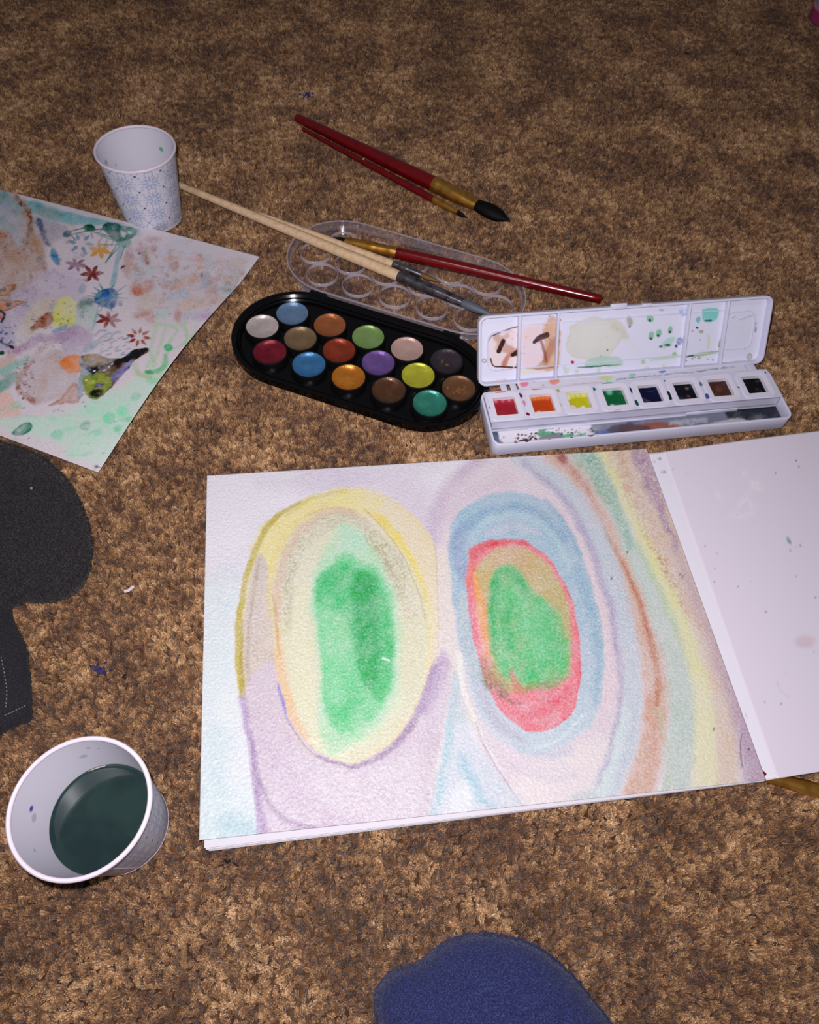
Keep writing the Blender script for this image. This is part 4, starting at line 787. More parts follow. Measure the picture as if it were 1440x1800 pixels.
pc = [(150, 18, 34), (184, 66, 14), (188, 186, 24), (6, 94, 52), (6, 12, 50), (10, 11, 26), (66, 30, 20), (6, 7, 8)]; pn_ = ['red', 'orange', 'yellow', 'green', 'deep blue', 'indigo', 'brown', 'black']
m_pan = mat('pan_plastic', (228, 226, 238), .35, spec=.45)
for i in range(8):
    cx = wx0+pitch*i; cy = 33.0; g = random.Random(i)
    b = MB(bf); b.ring(rrect(cx-11.6, cx+11.6, cy-12.2, cy+12.2, 3), rrect(cx-8.6, cx+8.6, cy-8.9, cy+8.9, 1.0), IT-.2, IT+.9, IT+.7)
    b.ring(rrect(cx-8.6, cx+8.6, cy-8.9, cy+8.9, 1.0), rrect(cx-7.9, cx+7.9, cy-8.2, cy+8.2, .8), 6, IT+.7, IT+.6)
    b.build('half_pan', m_pan, box)
    k = 22; uu, vv = np.meshgrid(np.linspace(-1, 1, k), np.linspace(-1, 1, k)); dd = np.maximum(abs(uu), abs(vv))
    Z = 9.3+2.0*np.clip(dd-.72, 0, 1)**2*8-(.9*np.exp(-((uu+.1)**2+(vv+.1)**2)*3))+(.16*np.sin(uu*5+i)*np.cos(vv*4+i*2))+RNG.normal(0, .03, uu.shape)*(dd < .9)
    P = np.stack([cx+uu.ravel()*8.1, cy+vv.ravel()*8.4, Z.ravel()], 1); P = np.array([L3(bf, *p) for p in P]); F = (np.arange(k-1)[:, None]*k+np.arange(k-1)).ravel(); F = np.stack([F, F+1, F+k+1, F+k], 1)
    m_ = mat('moist_paint_'+pn_[i].replace(' ', '_'), attr='pigment', rough=.16 if i not in (0, 6) else .4, spec=.6, bump=.12, bscale=350)
    o, V = sheet_mesh('paint_block', P, F, k, k, m_, box, .1); o['label'] = pn_[i]+' watercolour pan'
    q = (P-BO); lx = q@bu-cx; ly = q@bv-cy; C = np.tile(lin(pc[i]), (len(V), 1)); L_ = len(P)
    def dab(x, y, r, c, sf=.6):
        d = np.hypot(lx-x, ly-y); a = np.clip((r-d)/sf, 0, 1)[:, None]; C[:L_] = C[:L_]*(1-a)+lin(c)*a
    if i == 1: dab(-3, -5, 1.9, (226, 214, 206)); [dab(x, 7.6, 2.2, (224, 132, 60), 2) for x in (-6, -3, 0, 3, 6)]
    if i == 2: [dab(x, y, r, (232, 230, 205), 1) for x, y, r in ((-4, -3, 2.6), (0, -5, 2.2), (3, -4, 2), (-6, 6, 2.5))]; [dab(x, 7, 2.6, (208, 208, 120), 2) for x in (-6, -2, 2, 6)]
    if i == 3: dab(-2, -5.2, 2.2, (190, 222, 200)); dab(-1, 7.5, 3, (90, 190, 140), 2)
    if i == 0: [dab(x, 8, 1.8, (216, 96, 120), 1.5) for x in (-5, 0, 5)]
    if i == 5: dab(3, -2, 1.6, (96, 66, 52), 1); dab(4, 5, 1.6, (120, 100, 70), 1)
    if i == 6: dab(1, 2, 4, (96, 54, 40), 3)
    if i == 7: dab(3, -1, 1.5, (60, 50, 48), 1)
    paint_attr(o, C)
# stains on the insert's top surface: thin dried films
def stain(name, fr_, pts, z, c, parent, a=0): 
    bb = MB(fr_); L = smooth(pts, True, 3); bb.prism(L.tolist(), z, z+.08); key = 'dried_paint_%d_%d_%d' % c
    m = bpy.data.materials.get(key) or mat(key, c, .3, spec=.5); return bb.build(name, m, parent, smooth=False)
def spl(cx, cy, r, g, sq=1.0): return [(cx+r*g.uniform(.6, 1.3)*math.cos(a), cy+sq*r*g.uniform(.6, 1.3)*math.sin(a)) for a in np.arange(8)*math.pi/4]
g = random.Random(11)
for cx, cy, r, sq, c in ((15, 46.2, 4, .25, (214, 120, 150)), (29.5, 35, 1, 3, (212, 140, 150)), (30, 24, 1.4, 1, (120, 20, 40)), (28.8, 42, 1, 2.5, (90, 30, 50)), (43, 46, 6, .2, (214, 120, 60)), (57, 43, 1.2, 1.8, (180, 180, 90)), (56, 30, .8, 2, (200, 206, 120)), (84, 42, 1.2, 1.3, (50, 100, 80)), (97, 46.2, 5, .25, (110, 196, 150)), (111, 38, .9, 3, (30, 50, 100)), (111.6, 26, 1.1, 2.4, (16, 70, 60)), (138, 30, 1.3, 3.6, (22, 26, 36)), (165.4, 38, 1.2, 2, (90, 130, 130)), (166, 26, 2, 1.2, (66, 86, 150)), (139, 44, .8, 1, (60, 120, 120)), (192.6, 32, .8, 1.6, (80, 80, 90)), (70, 21.4, 2, .3, (200, 160, 110)), (13, 21.2, .9, .5, (120, 50, 60)), (44, 21.6, 1.2, .3, (190, 60, 60)), (95, 21.3, 4, .25, (40, 90, 80)), (4.2, 33, .8, 1, (120, 20, 40)), (219, 44, .6, 1.5, (40, 44, 50))):
    stain('paint_stain', bf, spl(cx, cy, r, g, sq), IT+.02, c, box)
for cx, r, c in ((24, 1.4, (110, 60, 60)), (40, .9, (90, 70, 80)), (56, 1.2, (80, 60, 70)), (70, 2.0, (110, 90, 80)), (16, 1.6, (140, 110, 110))):
    stain('paint_stain', bf, spl(cx, .9, r, g, .35), BH+.02, c, box)
# hinge strip with tabs
def hstr(p):
    p.speck(930, 1320, 640, 690, 26, (150, 160, 190), (1, 3), .5, 3); p.blob(922, 674, 8, 6, (232, 130, 160), .9, 0, 2); p.blob(975, 668, 10, 6, (236, 140, 110), .9, 0, 2, 4); p.blob(1065, 664, 14, 4, (206, 216, 130), .8, 0, 3, 4); p.blob(1112, 660, 6, 4, (140, 200, 160), .7)
    p.blob(1164, 652, 6, 3, (90, 120, 210), .9); p.stroke([(1085, 668), (1200, 655), (1290, 645)], 2, (70, 90, 150), .7, 1.5, 3, .3); p.stroke([(860, 700), (960, 682), (1060, 672)], 3, (190, 110, 120), .5, 2, 3, .3)
painted('hinge_strip', [L3(bf, 30, 57.5, 9.6), L3(bf, 208, 57.5, 9.6), L3(bf, 208, 47.5, 11.4), L3(bf, 30, 47.5, 11.4)], 200, 14, box, (224, 222, 236), hstr, thick=.8)
for x in (17, 24.2): b = MB(bf); b.box(x, x+4.6, 47.6, 57.4, 8.6, 9.8); b.build('hinge_tab', m_box, box, bevel=.3)
b = MB(bf); b.box(207, 216, 47.6, 57.4, 8.0, 10.0); b.build('hinge_tab', m_box, box, bevel=.3)
# lid, standing open about sixty degrees
TH = 1.03; lt = bv*math.cos(TH)+pw*math.sin(TH); ln = np.cross(bu, lt); LO = BO+bv*56.35+bu*1.24+pw*8.9; lf = (LO, bu, lt, ln); LW, LD = 223.2, 51.2
b = MB(lf); b.ring(rrect(0, LW, 0, LD, 6), rrect(1.8, LW-1.8, 1.8, LD-1.8, 4.6), -6.4, 0); b.prism(rrect(.4, LW-.4, .4, LD-.4, 5.6), -7.2, -6.2)
lidw = b.build('lid', m_box, box, bevel=.35)
for x in (30.5, 59, 158.9, 189): b = MB(lf); b.box(x-.8, x+.8, 1.6, LD-1.6, -6.3, -1.4); b.build('divider', m_box, lidw, bevel=.3)
b = MB(lf); b.ring(rrect(7.5, 29.8, 9.5, 38.5, 6), rrect(8.2, 30, 10.2, 37.8, 5.5), -6.0, -4.9); b.ring(rrect(189.8, 214, 11, 40, 6), rrect(189.9, 213.3, 11.7, 39.3, 5.5), -6.0, -5.2)
for xa, xb in ((31.3, 58.2), (59.8, 158.1), (159.7, 188.2)): b.box(xa, xb, 9.6, 10.2, -6, -5.3); b.box(xa, xb, 41.4, 42.0, -6, -5.4)
b.build('well_edge', m_box, lidw, bevel=.25)
b = MB(lf); b.box(97, 109, LD-1, LD+2.2, -2.5, .4); b.box(121, 128, LD-1.5, LD+.8, -4, .2); b.build('lid_catch', m_box, lidw, bevel=.4)
def lidpaint(p):
    B = (70, 34, 24)
    p.fill([(860, 600), (885, 583), (912, 575), (914, 645), (868, 645), (858, 635)], (232, 214, 214), .8, 4, 4); p.stroke([(870, 592), (888, 612), (905, 620)], 12, (196, 146, 130), .7, 5, 8); p.stroke([(885, 642), (892, 628), (900, 622)], 10, (190, 120, 92), .8, 4, 6); p.stroke([(872, 612), (878, 600), (892, 590)], 8, (208, 168, 156), .7, 4, 8)
    p.stroke([(866, 590), (885, 582), (912, 574)], 2.2, (84, 50, 40), .9, 1.4, 1.5); p.stroke([(862, 630), (866, 642), (880, 645), (912, 646)], 2.6, (60, 26, 20), .95, 1.4, 1.5); p.stroke([(857, 628), (857, 605), (864, 590)], 1.6, (110, 70, 60), .8, 1.2, 1); p.stroke([(914, 572), (912, 610), (911, 648)], [3, 5, 3], (44, 20, 16), .97, 1.4, 1.5)
    p.stroke([(877, 617), (881, 607), (884, 600)], 8, (58, 28, 24), .97, 1.3, 1.5); p.stroke([(901, 624), (911, 619)], [7, 11], (54, 26, 22), .97, 1.3, 1.5); p.blob(851, 634, 3.5, 4, (120, 90, 80), .8); p.blob(851, 634, 2, 2.5, (226, 222, 236), .9)
    p.fill([(918, 580), (945, 575), (982, 562), (981, 645), (920, 646)], (232, 212, 220), .85, 3, 3); p.fill([(958, 570), (982, 562), (981, 646), (940, 646), (950, 635), (960, 625), (955, 600)], (206, 166, 132), .85, 5, 8); p.stroke([(975, 598), (968, 615), (962, 632)], 16, (176, 112, 78), .7, 6, 8)
    p.stroke([(938, 601), (950, 594), (962, 588)], [6, 10, 8], (64, 30, 26), .95, 2, 4); p.stroke([(950, 600), (957, 615), (962, 635)], [4, 5, 4], (140, 80, 58), .8, 2, 4); p.stroke([(981, 562), (981, 600), (979, 646)], [4, 4, 5], (178, 116, 50), .8, 2, 1); p.blob(983, 562, 4, 3, (190, 120, 30), .9)
    p.fill([(930, 575), (950, 572), (945, 590), (925, 600), (918, 590)], (234, 208, 208), .7, 5, 6); p.stroke([(925, 647), (950, 648), (980, 644)], 2, (130, 90, 70), .7, 1.3, 1); p.stroke([(920, 655), (935, 652)], 8, (226, 222, 160), .5, 4)
    p.fill([(998, 590), (1012, 566), (1045, 560), (1090, 568), (1098, 585), (1080, 610), (1060, 632), (1020, 632), (1000, 620)], (214, 214, 206), .9, 5, 9, edge=(206, 196, 172)); p.blob(1050, 592, 34, 22, (222, 222, 212), .6, 0, 10, 8); p.stroke([(1075, 575), (1090, 580), (1098, 592)], 10, (208, 204, 188), .7, 5, 8); p.blob(1106, 564, 5, 9, (170, 168, 150), .8, 0, 3, 5); p.blob(1106, 574, 2, 2, (90, 100, 90), .8)
    p.fill([(1030, 645), (1040, 630), (1080, 626), (1095, 632), (1092, 642), (1050, 646)], (176, 208, 190), .9, 3, 5); p.stroke([(1015, 646), (1045, 645), (1090, 640)], [1, 3, 1], (60, 110, 90), .9, 1.3, 2); p.blob(1006, 637, 3, 2.6, (190, 30, 40), .95); p.blob(1068, 615, 1.4, 1.4, (20, 20, 20), .95)
    p.speck(990, 1200, 645, 662, 16, (196, 206, 180), (1.5, 4), .6, 5); p.stroke([(1095, 600), (1110, 605), (1120, 620)], 8, (220, 220, 226), .6, 4, 8)
    for x, y, rx, ry in ((1144, 560, 7, 6), (1145, 590, 5, 8), (1158, 586, 5, 7), (1179, 580, 4, 7)): p.blob(x, y, rx, ry, (140, 196, 160), .9, 15, 2, 2); p.blob(x-1, y+ry-3, 2.4, 2.2, (24, 84, 66), .95)
    p.fill([(1160, 608), (1175, 595), (1188, 594), (1182, 606), (1168, 612)], (176, 214, 204), .85, 3, 4); p.blob(1174, 607, 6, 2, (40, 70, 90), .9); p.blob(1162, 609, 3, 2, (30, 90, 80), .9); p.blob(1196, 600, 5, 8, (120, 140, 184), .8, 20, 2, 6, .2); p.blob(1189, 609, 2.4, 3, (50, 60, 110), .9); p.blob(1204, 549, 8, 7, (160, 180, 214), .8, 0, 3, 6, .3); p.blob(1164, 545, 4, 1.5, (120, 150, 190), .8)
    p.blob(1130, 635, 5, 4, (160, 206, 150), .8, 0, 2, 3); p.blob(1186, 623, 4, 4, (150, 196, 110), .9, 0, 1.5, 2); p.stroke([(1145, 634), (1175, 628), (1205, 626)], [3, 6, 3], (186, 212, 170), .8, 3, 4); p.stroke([(1135, 655), (1190, 646)], 3, (180, 214, 150), .7, 2, 3)
    p.fill([(1234, 545), (1262, 540), (1260, 560), (1245, 566), (1234, 560)], (126, 206, 196), .9, 2, 5); p.stroke([(1240, 564), (1250, 563)], 3, (24, 90, 110), .9, 1.4, 1); p.blob(1227, 562, 4, 5, (110, 190, 200), .85, 0, 2, 3); p.blob(1226, 576, 2.2, 2, (30, 50, 90), .95)
    p.blob(1233, 583, 4, 3.5, (160, 160, 110), .8, 0, 2, 2); p.stroke([(1246, 590), (1246, 612)], 5, (206, 214, 170), .8, 3, 2); p.fill([(1262, 610), (1268, 592), (1274, 592), (1272, 608)], (150, 176, 130), .92, 1.5, 1, edge=(90, 110, 70)); p.blob(1270, 593, 2.5, 3, (40, 50, 30), .9)
    p.stroke([(1210, 626), (1232, 622), (1265, 617)], [2, 7, 4], (140, 176, 96), .9, 2, 4); p.stroke([(1208, 627), (1218, 625)], 2.5, (40, 50, 20), .9, 1.3, 1); p.blob(1229, 629, 3, 3, (150, 150, 120), .7); p.speck(1215, 1262, 622, 632, 5, (90, 100, 90), (.8, 1.6), .8, 7)
    p.stroke([(1302, 562), (1325, 554)], 2, (150, 150, 165), .7, 1.4, 2, .2); p.stroke([(1330, 568), (1329, 583)], 3, (110, 112, 125), .8, 1.6, 2, .3); p.stroke([(1288, 558), (1292, 556)], 2, (130, 110, 120), .8, 1); p.blob(1318, 627, 5, 6, (176, 184, 176), .8, 20, 2, 1, edge=(130, 140, 130)); p.fill([(1328, 634), (1338, 622), (1340, 632), (1332, 637)], (90, 100, 92), .9, 2, 2); p.stroke([(1290, 636), (1330, 634)], 2, (120, 124, 130), .7, 1.4, 1)
    p.speck(870, 1330, 530, 660, 26, (120, 110, 130), (.5, 1.3), .8, 19); p.stroke([(870, 672), (890, 668)], 5, (214, 176, 140), .6, 3, 3)
painted('mixing_surface', [L3(lf, 1.4, LD-1.4, -5.9), L3(lf, LW-1.4, LD-1.4, -5.9), L3(lf, LW-1.4, 1.4, -5.9), L3(lf, 1.4, 1.4, -5.9)], 640, 150, lidw, (222, 222, 240), lidpaint)['label'] = 'paint-stained mixing surface'
print('box', clock())
#@@BRUSHES
# ================================================================== BRUSHES
m_red = mat('red_lacquer', (112, 6, 12), .22, spec=.5, coat=.4, noise=((88, 4, 8), 120, .5, .7))
m_wood = mat('raw_birch', (226, 196, 158), .5, spec=.35, noise=((208, 172, 130), 260, .45, .7))
m_brass = mat('brass_ferrule', (240, 180, 84), .3, metal=.9, bump=.1, bscale=200, noise=((190, 130, 52), 160, .4, .8))
m_steel = mat('nickel_ferrule', (196, 192, 200), .2, metal=1.0, bump=.15, bscale=250, noise=((96, 96, 104), 160, .45, .7))
m_blackhair = mat('black_bristle', (7, 7, 9), .6, spec=.2, bump=.3, bscale=1500)
m_greyhair = mat('grey_bristle', (92, 98, 108), .5, bump=.2, bscale=1500)
m_goldhair = mat('golden_bristle', (110, 80, 36), .5, bump=.2, bscale=1500)
def brush(label, tail, tip, fh, fb, prof, mats, flat=0.0, hair=(1, 1.25, .9, .2), group='paintbrushes on the carpet'):
    """tail, tip points in mm; fh/fb fractions where handle and ferrule end; prof list of (t, radius)"""
    tail = np.array(tail, float); tip = np.array(tip, float); d = tip-tail; t = thing('paintbrush', (tail+tip)/2*np.array([1, 1, 0]), label, 'paintbrush', group)
    ts = np.linspace(0, fh, 22); rs = np.interp(ts, [p[0] for p in prof], [p[1] for p in prof])
    e = np.array([0, .004, .010]); ts = np.concatenate([[0, .003, .009], ts[1:]]); rs = np.concatenate([[rs[0]*.35, rs[0]*.8, rs[0]], rs[1:]])
    obj('handle', *tube([tail+d*x for x in ts], rs, 16), mats[0], t)
    rh = rs[-1]; tf = np.linspace(fh-.012, fb, 15); cr = [1.03, 1.06, 1.06, .97, 1.06, .97, 1.06, 1.03, 1, .97, .94, .9, .86, .82, .78]
    fl = [(1+flat*k/14*.75, 1-flat*k/14*.6) for k in range(15)]
    obj('ferrule', *tube([tail+d*x for x in tf], [rh*k for k in cr], 18, fl), mats[1], t)
    th = np.linspace(fb-.01, 1, 8); hr = np.interp(np.linspace(0, 1, 8), np.linspace(0, 1, len(hair)), hair)*rh*.78
    obj('bristles', *tube([tail+d*x for x in th], hr, 14, [(1+flat*.75, 1-flat*.6)]*8), mats[2], t)
    return t, tail, d, rh
# tail/tip pixels read from the photograph, heights from what they lie on
def seg(a, za, b_, zb): return at(a[0], a[1], za), at(b_[0], b_[1], zb)
A_, B_ = seg((520, 206), 5.0, (896, 388), 3.8)
t, ta, d, rh = brush('thick red-handled brush with black hair, upper of the pair behind the clear lid', A_, B_, .68, .86, [(0, 3.9), (.2, 5.0), (.5, 6.3), (.68, 6.9)], (m_red, m_brass, m_blackhair), .25, (.85, 1.25, 1.15, .1))
b = MB(); p = ta+d*.47; o_ = np.array([0, 0, 5.05]); b.add(*tube([p+o_-d*.008, p+o_, p+o_+d*.010], [.6, 1.6, .5], 8, [(1, .15)]*3)); b.build('chipped_spot', m_blackhair, t)
A_, B_ = seg((531, 226), 2.6, (822, 383), 2.4)
t, ta, d, rh = brush('thin red-handled brush with white fleck, lower of the pair behind the clear lid', A_, B_, .82, .945, [(0, 1.8), (.3, 2.6), (.7, 3.2), (.82, 3.0)], (m_red, m_brass, m_blackhair), 0, (.8, .9, .6, .1))
b = MB(); p = ta+d*.39; b.lathe([(.3, p[2]+1.6), (1.0, p[2]+2.3), (.9, p[2]+2.8), (.3, p[2]+3.0)], (p[0], p[1]), 10); b.build('paint_fleck', m_pan, t)
A_, B_ = seg((1058, 526), 13.0, (585, 419), 7.2)
brush('red brush lying across the far edge of the clear lid, black hair pointing left', A_, B_, .765, .95, [(0, 3.5), (.25, 4.0), (.6, 4.9), (.765, 4.6)], (m_red, m_brass, m_blackhair), .15, (.6, .7, .6, .15))
B_ = at(864, 553, 12.6)
A2 = at(300, 319, 11.2)
brush('long pale wooden brush with grey hair, on top of the clear lid', A2, B_, .745, .92, [(0, 2.7), (.25, 3.6), (.5, 4.2), (.745, 4.5)], (m_wood, m_steel, m_greyhair), .1, (.8, 1.1, .9, .3))
A_, B_ = seg((455, 376), 11.0, (775, 496), 10.6)
t, ta, d, rh = brush('second wooden brush marked 9, tucked behind the long pale one', A_, B_, .76, .90, [(0, 1.9), (.4, 3.0), (.76, 3.2)], (m_wood, m_steel, m_goldhair), .1, (.8, 1.0, .6, .1))
cu = bpy.data.curves.new('size_mark', 'FONT'); cu.body = '9'; cu.size = 6.2*MM; cu.extrude = .05*MM; cu.align_x = 'CENTER'; cu.align_y = 'CENTER'
tmp = bpy.data.objects.new('size_mark_curve', cu); COL.objects.link(tmp); bpy.context.view_layer.update()
me = bpy.data.meshes.new_from_object(tmp); bpy.data.objects.remove(tmp); me.materials.append(m_blackhair)
mk = bpy.data.objects.new('size_mark', me); COL.objects.link(mk); mk.parent = t
p = at(634, 441, 0); tt = np.clip(((p-ta)@d)/(d@d), 0, 1); pp = ta+d*tt+np.array([.4, 1.0, 2.6]); mk.location = Vector(pp-ORG[t.name])*MM; ang = math.atan2(d[1], d[0]); mk.rotation_euler = (math.radians(-8), 0, ang+math.radians(100))
mk['label'] = 'black printed 9'
A_, B_ = at(1240, 1333, .4), at(1560, 1425, 1.6)
brush('brush poking out from under the sketchbook cover with a wide brass ferrule', A_, B_, .35, .80, [(0, 1.8), (.2, 2.4), (.35, 3.4)], (m_red, m_brass, m_blackhair), .6, (1.6, 1.7, 1.4, .8))
print('brushes', clock())
#@@FABRIC
# ================================================================== FABRICS
def pillow(name, outline, H, m, z0=-1.0, rings=16, power=2.4, wob=0.0, parent=None, seed=1, n=120, centre=None):
    """closed soft body with the given outline (mm) and height"""
    L = smooth(outline, True, 8); # resample evenly
    dd = np.r_[0, np.cumsum(np.linalg.norm(np.diff(np.vstack([L, L[:1]]), axis=0), axis=1))]; LL = np.vstack([L, L[:1]]); q = np.linspace(0, dd[-1], n, endpoint=False)
    L = np.stack([np.interp(q, dd, LL[:, 0]), np.interp(q, dd, LL[:, 1])], 1); c = L.mean(0) if centre is None else np.array(centre)
    V = []; rr = np.linspace(1, 0.02, rings)
    for r in rr:
        h = (1-r**power)**(1/power)*H
        P = c+(L-c)*r; w = wob*(vnoise(P+500, 38, seed)-.5)+wob*.5*(vnoise(P+500, 15, seed+1)-.5)
        for p, ww in zip(P, w): V.append((p[0], p[1], z0+H*.3+h*.7+ww*min(1, (1-r)*4)))
    for p in L: V.append((c[0]+(p[0]-c[0])*.985, c[1]+(p[1]-c[1])*.985, z0))
    F = [(a*n+k, a*n+(k+1) % n, (a+1)*n+(k+1) % n, (a+1)*n+k) for a in range(rings-1) for k in range(n)]
    F += [((rings-1)*n+k for k in range(n))]; F = [list(f) for f in F]
    F += [(k, (k+1) % n, rings*n+(k+1) % n, rings*n+k) for k in range(n)]+[[rings*n+k for k in range(n)]]
    return V, F
def fuzz_material(name, c1_, c2_, bscale, bump, sheen):
    m = mat(name, c1_, .85, spec=.15, bump=bump, bscale=bscale, sheen=sheen, noise=(c2_, 1500, .45, .68)); m.node_tree.nodes['Principled BSDF'].inputs['Sheen Roughness'].default_value = .5; return m
def fibres(V, F, count, length, r, seed, lie=.5):
    """short loops standing on the top faces: returned as one mesh"""
    V = np.array(V); g = np.random.default_rng(seed); T = [f for f in F if len(f) == 4]; T = np.array(T); a, b_, c_, d_ = (V[T[:, i]] for i in range(4))
    N = np.cross(c_-a, d_-b_); ar = np.linalg.norm(N, axis=1); N /= ar[:, None]+1e-9; sg = np.sign(N[:, 2]); N *= np.where(sg == 0, 1, sg)[:, None]; ok = N[:, 2] > .05
    pr_ = ar*ok; idx = g.choice(len(T), count, p=pr_/pr_.sum()); u = g.random((count, 1)); v = g.random((count, 1))
    P = (1-v)*((1-u)*a[idx]+u*b_[idx])+v*((1-u)*d_[idx]+u*c_[idx]); D = N[idx]+g.normal(0, lie, (count, 3)); D /= np.linalg.norm(D, axis=1)[:, None]
    S = np.cross(D, g.normal(0, 1, (count, 3))); S /= np.linalg.norm(S, axis=1)[:, None]; L_ = length*g.uniform(.5, 1.2, (count, 1)); M_ = P+D*L_*.55; E_ = P+(D+.7*np.cross(S, D))*L_*.9
    W = np.stack([P-S*r, P+S*r, M_+S*r, M_-S*r, E_+S*r*.5, E_-S*r*.5], 1).reshape(-1, 3); k = np.arange(count)[:, None]*6
    return W, np.vstack([k+np.array([0, 1, 2, 3]), k+np.array([3, 2, 4, 5])]).tolist()
gar = thing('fleece_garment', at(30, 950, 0), 'charcoal grey fleece garment lying in a rounded heap below the painted sheet', 'clothing')
m_fleece = fuzz_material('charcoal_fleece', (26, 24, 26), (62, 58, 60), 420, .8, .2)
O = [at(x, y, 6)[:2] for x, y in ((10, 781), (74, 806), (117, 844), (141, 886), (157, 935), (158, 985), (145, 1020), (118, 1044), (80, 1054), (40, 1054), (0, 1070), (-80, 1090), (-180, 1080), (-220, 950), (-200, 800), (-100, 762))]
V, F = pillow('fold', O, 20, m_fleece, -.5, 26, 2.3, 6.0, seed=3, n=150, centre=at(-30, 930, 0)[:2]); fo = obj('rounded_fold', V, F, m_fleece, gar); 
W, FF = fibres(V, F, 42000, 2.3, .2, 3, .9); f_ = obj('fleece_nap', W, FF, m_fleece, fo); f_['kind'] = 'stuff'
O = [at(x, y, 4)[:2] for x, y in ((-60, 1050), (10, 1062), (22, 1090), (42, 1130), (50, 1180), (53, 1230), (52, 1262), (30, 1272), (0, 1286), (-80, 1320), (-160, 1300), (-180, 1150))]
m_knit = fuzz_material('charcoal_knit', (34, 33, 38), (56, 54, 60), 900, .5, .1)
V, F = pillow('hem', O, 11, m_knit, -.5, 20, 3.2, 2.0, seed=6, n=110, centre=at(-50, 1180, 0)[:2]); he = obj('ribbed_hem', V, F, m_knit, gar)
W, FF = fibres(V, F, 22000, 1.1, .13, 5, .9); f_ = obj('knit_nap', W, FF, m_knit, he); f_['kind'] = 'stuff'
m_thread = mat('pale_thread', (150, 150, 160), .7)
def stitches(pts, n, z):
    L = smooth(pts, False, 6); 
    for i in range(n):
        f0 = i/n*(len(L)-1); f1 = (i+.5)/n*(len(L)-1)
        pa = [np.interp(f, np.arange(len(L)), L[:, k]) for f in (f0, f1) for k in (0, 1)]
        A = at(pa[0], pa[1], z); B = at(pa[2], pa[3], z); obj('stitch', *tube([A, (A+B)/2+np.array([0, 0, .25]), B], [.2, .26, .2], 5), m_thread, he)
stitches([(2, 1155), (8, 1185), (12, 1215), (10, 1245)], 14, 10.5); stitches([(8, 1258), (25, 1250), (46, 1240)], 9, 9.0)
lint = at(55, 858, 20); b = MB(); b.lathe([(.3, lint[2]-1), (.9, lint[2]-.3), (.7, lint[2]+.4), (.2, lint[2]+.7)], (lint[0], lint[1]), 8); tag(b.build('lint_ball', m_thread, origin=lint), 'tiny white lint ball on the charcoal fleece', 'lint')
# blue sock toe
m_sock = fuzz_material('blue_knit', (28, 34, 76), (62, 72, 122), 900, .5, .2)
O = [at(x, y, 10)[:2] for x, y in ((664, 1800), (658, 1765), (662, 1735), (690, 1706), (735, 1690), (775, 1660), (820, 1642), (870, 1642), (925, 1655), (965, 1680), (1000, 1712), (1040, 1760), (1075, 1805), (1130, 1890), (1180, 2000), (1120, 2120), (960, 2150), (800, 2100), (700, 1950))]
V, F = pillow('toe', O, 40, m_sock, -.8, 26, 2.5, 3.0, seed=9, n=150, centre=at(920, 1960, 0)[:2]); org = np.array([*at(900, 1850, 0)[:2], 0])
sk = thing('blue_sock', org, 'fuzzy blue sock-clad foot at the bottom edge of the picture', 'sock'); sb = obj('sock_foot', V, F, m_sock, sk)
W, FF = fibres(V, F, 52000, 1.5, .075, 11, 1.0); f_ = obj('sock_nap', W, FF, m_sock, sb); f_['kind'] = 'stuff'
print('fabric', clock())
#@@SMALL
# ================================================================== SMALL THINGS
m_pink = mat('pink_plastic', (160, 58, 104), .4); m_pale = mat('pale_lid', (150, 136, 152), .45); m_rimp = mat('pink_rim', (206, 120, 150), .4)
pj = at(1450, 36, 0); jar = thing('craft_jar', pj, 'pink jar with pale round lid cut off by the top right corner', 'jar')
b = MB(); b.lathe([(17.5, -.5), (19, .8), (19.2, 9), (18.6, 13)], (pj[0], pj[1]), 40); b.build('jar_body', m_pink, jar)
b = MB(); b.lathe([(18.6, 12.6), (19.4, 13), (19.6, 15.2), (19.0, 16), (18.0, 16)], (pj[0], pj[1]), 40, close=True); b.build('lid_rim', m_rimp, jar)
b = MB(); b.lathe([(18.4, 13), (18.4, 15.6), (17.8, 15.8)], (pj[0], pj[1]), 40); b.build('jar_lid', m_pale, jar)
def strand(name, pts, r, m, label, cat, z=.6):
    P = np.array([at(x, y, z+zz) for x, y, zz in pts]); P = np.stack([np.interp(np.linspace(0, len(P)-1, 16), np.arange(len(P)), P[:, k]) for k in range(3)], 1)
    return tag(obj(name, *tube(P, [r*.4]+[r]*14+[r*.4], 6), m, origin=P[0]), label, cat)
m_scrap = mat('white_scrap', (226, 214, 214), .6); m_lint = mat('blue_lint', (52, 54, 120), .9, bump=.5, bscale=900); m_crumb = mat('dark_crumb', (30, 20, 16), .8)
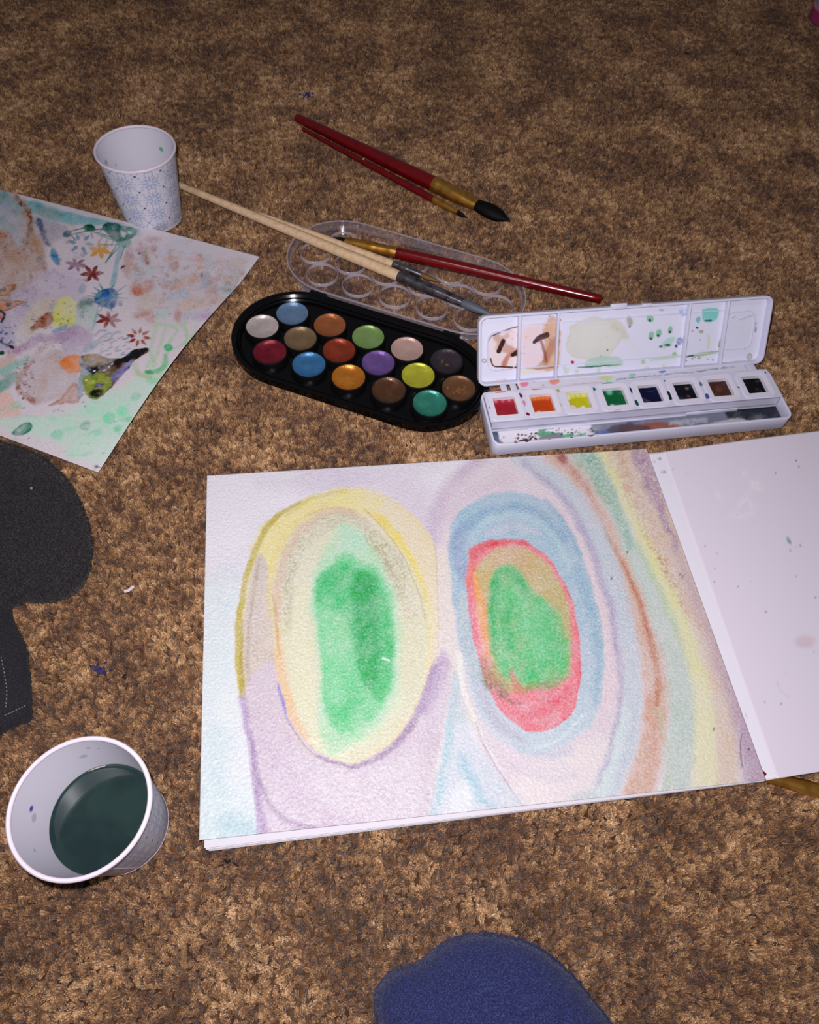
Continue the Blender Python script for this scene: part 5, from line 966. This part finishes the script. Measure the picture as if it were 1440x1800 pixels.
strand('paper_scrap', [(218, 1040, 0), (226, 1038, .6), (236, 1030, .2)], .95, m_scrap, 'curled white paper scrap on the carpet left of the sketchbook', 'scrap')
m_hair = mat('dark_hair_strand', (34, 26, 24), .4)
strand('hair_strand', [(783, 1462, .2), (790, 1470, .6), (812, 1468, .5), (828, 1458, .3)], .25, m_hair, 'dark curved hair strand on the carpet under the sketchbook edge', 'hair')
strand('thread_bit', [(345, 1062-274, .4), (332, 795, .8)], .22, m_thread, 'short pale thread on the carpet right of the painted sheet', 'thread')
strand('thread_bit', [(204, 806, .4), (212, 812, .9), (220, 819, .3)], .18, m_thread, 'fine pale thread by the lower corner of the painted sheet', 'thread')
def fluff(px, py, r, label, m, name='lint_fluff', n=16, seed=1, cat='lint'):
    p = at(px, py, .4); V = []; F = []; g = random.Random(seed)
    for _ in range(n):
        a = np.array([g.gauss(0, r), g.gauss(0, r), abs(g.gauss(0, r*.3))]); e = a+np.array([g.gauss(0, r), g.gauss(0, r), g.gauss(0, r*.3)]); mid = (a+e)/2+np.array([0, 0, r*.5])
        v, f = tube([p+a, p+mid, p+e], [.35, .5, .3], 5); k = len(V); V += list(v); F += [[i+k for i in q] for q in f]
    v, f = tube([p+np.array([-r*.6, 0, .1]), p+np.array([0, 0, .5]), p+np.array([r*.6, .3, .1])], [r*.3, r*.7, r*.3], 8, [(1, .6)]*3); k = len(V); V += list(v); F += [[i+k for i in q] for q in f]
    return tag(obj(name, V, F, m, origin=p), label, cat)
fluff(180, 1178, 1.9, 'blue lint fluff on the carpet right of the charcoal garment', m_lint, seed=2)
fluff(541, 167, 2.4, 'blue lint fluff on the carpet above the red brushes', m_lint, seed=3)
fluff(217, 1189, .8, 'small dark crumb beside the blue lint', m_crumb, 'carpet_crumb', 5, 4, 'crumb')
fluff(400, 1515, 1.3, 'dark crumb on the carpet below the sketchbook corner', m_crumb, 'carpet_crumb', 6, 5, 'crumb')
fluff(1208, 95, 1.6, 'dark speck of fluff on the far carpet at the right', m_crumb, 'carpet_crumb', 5, 6, 'crumb')
print('small', clock())
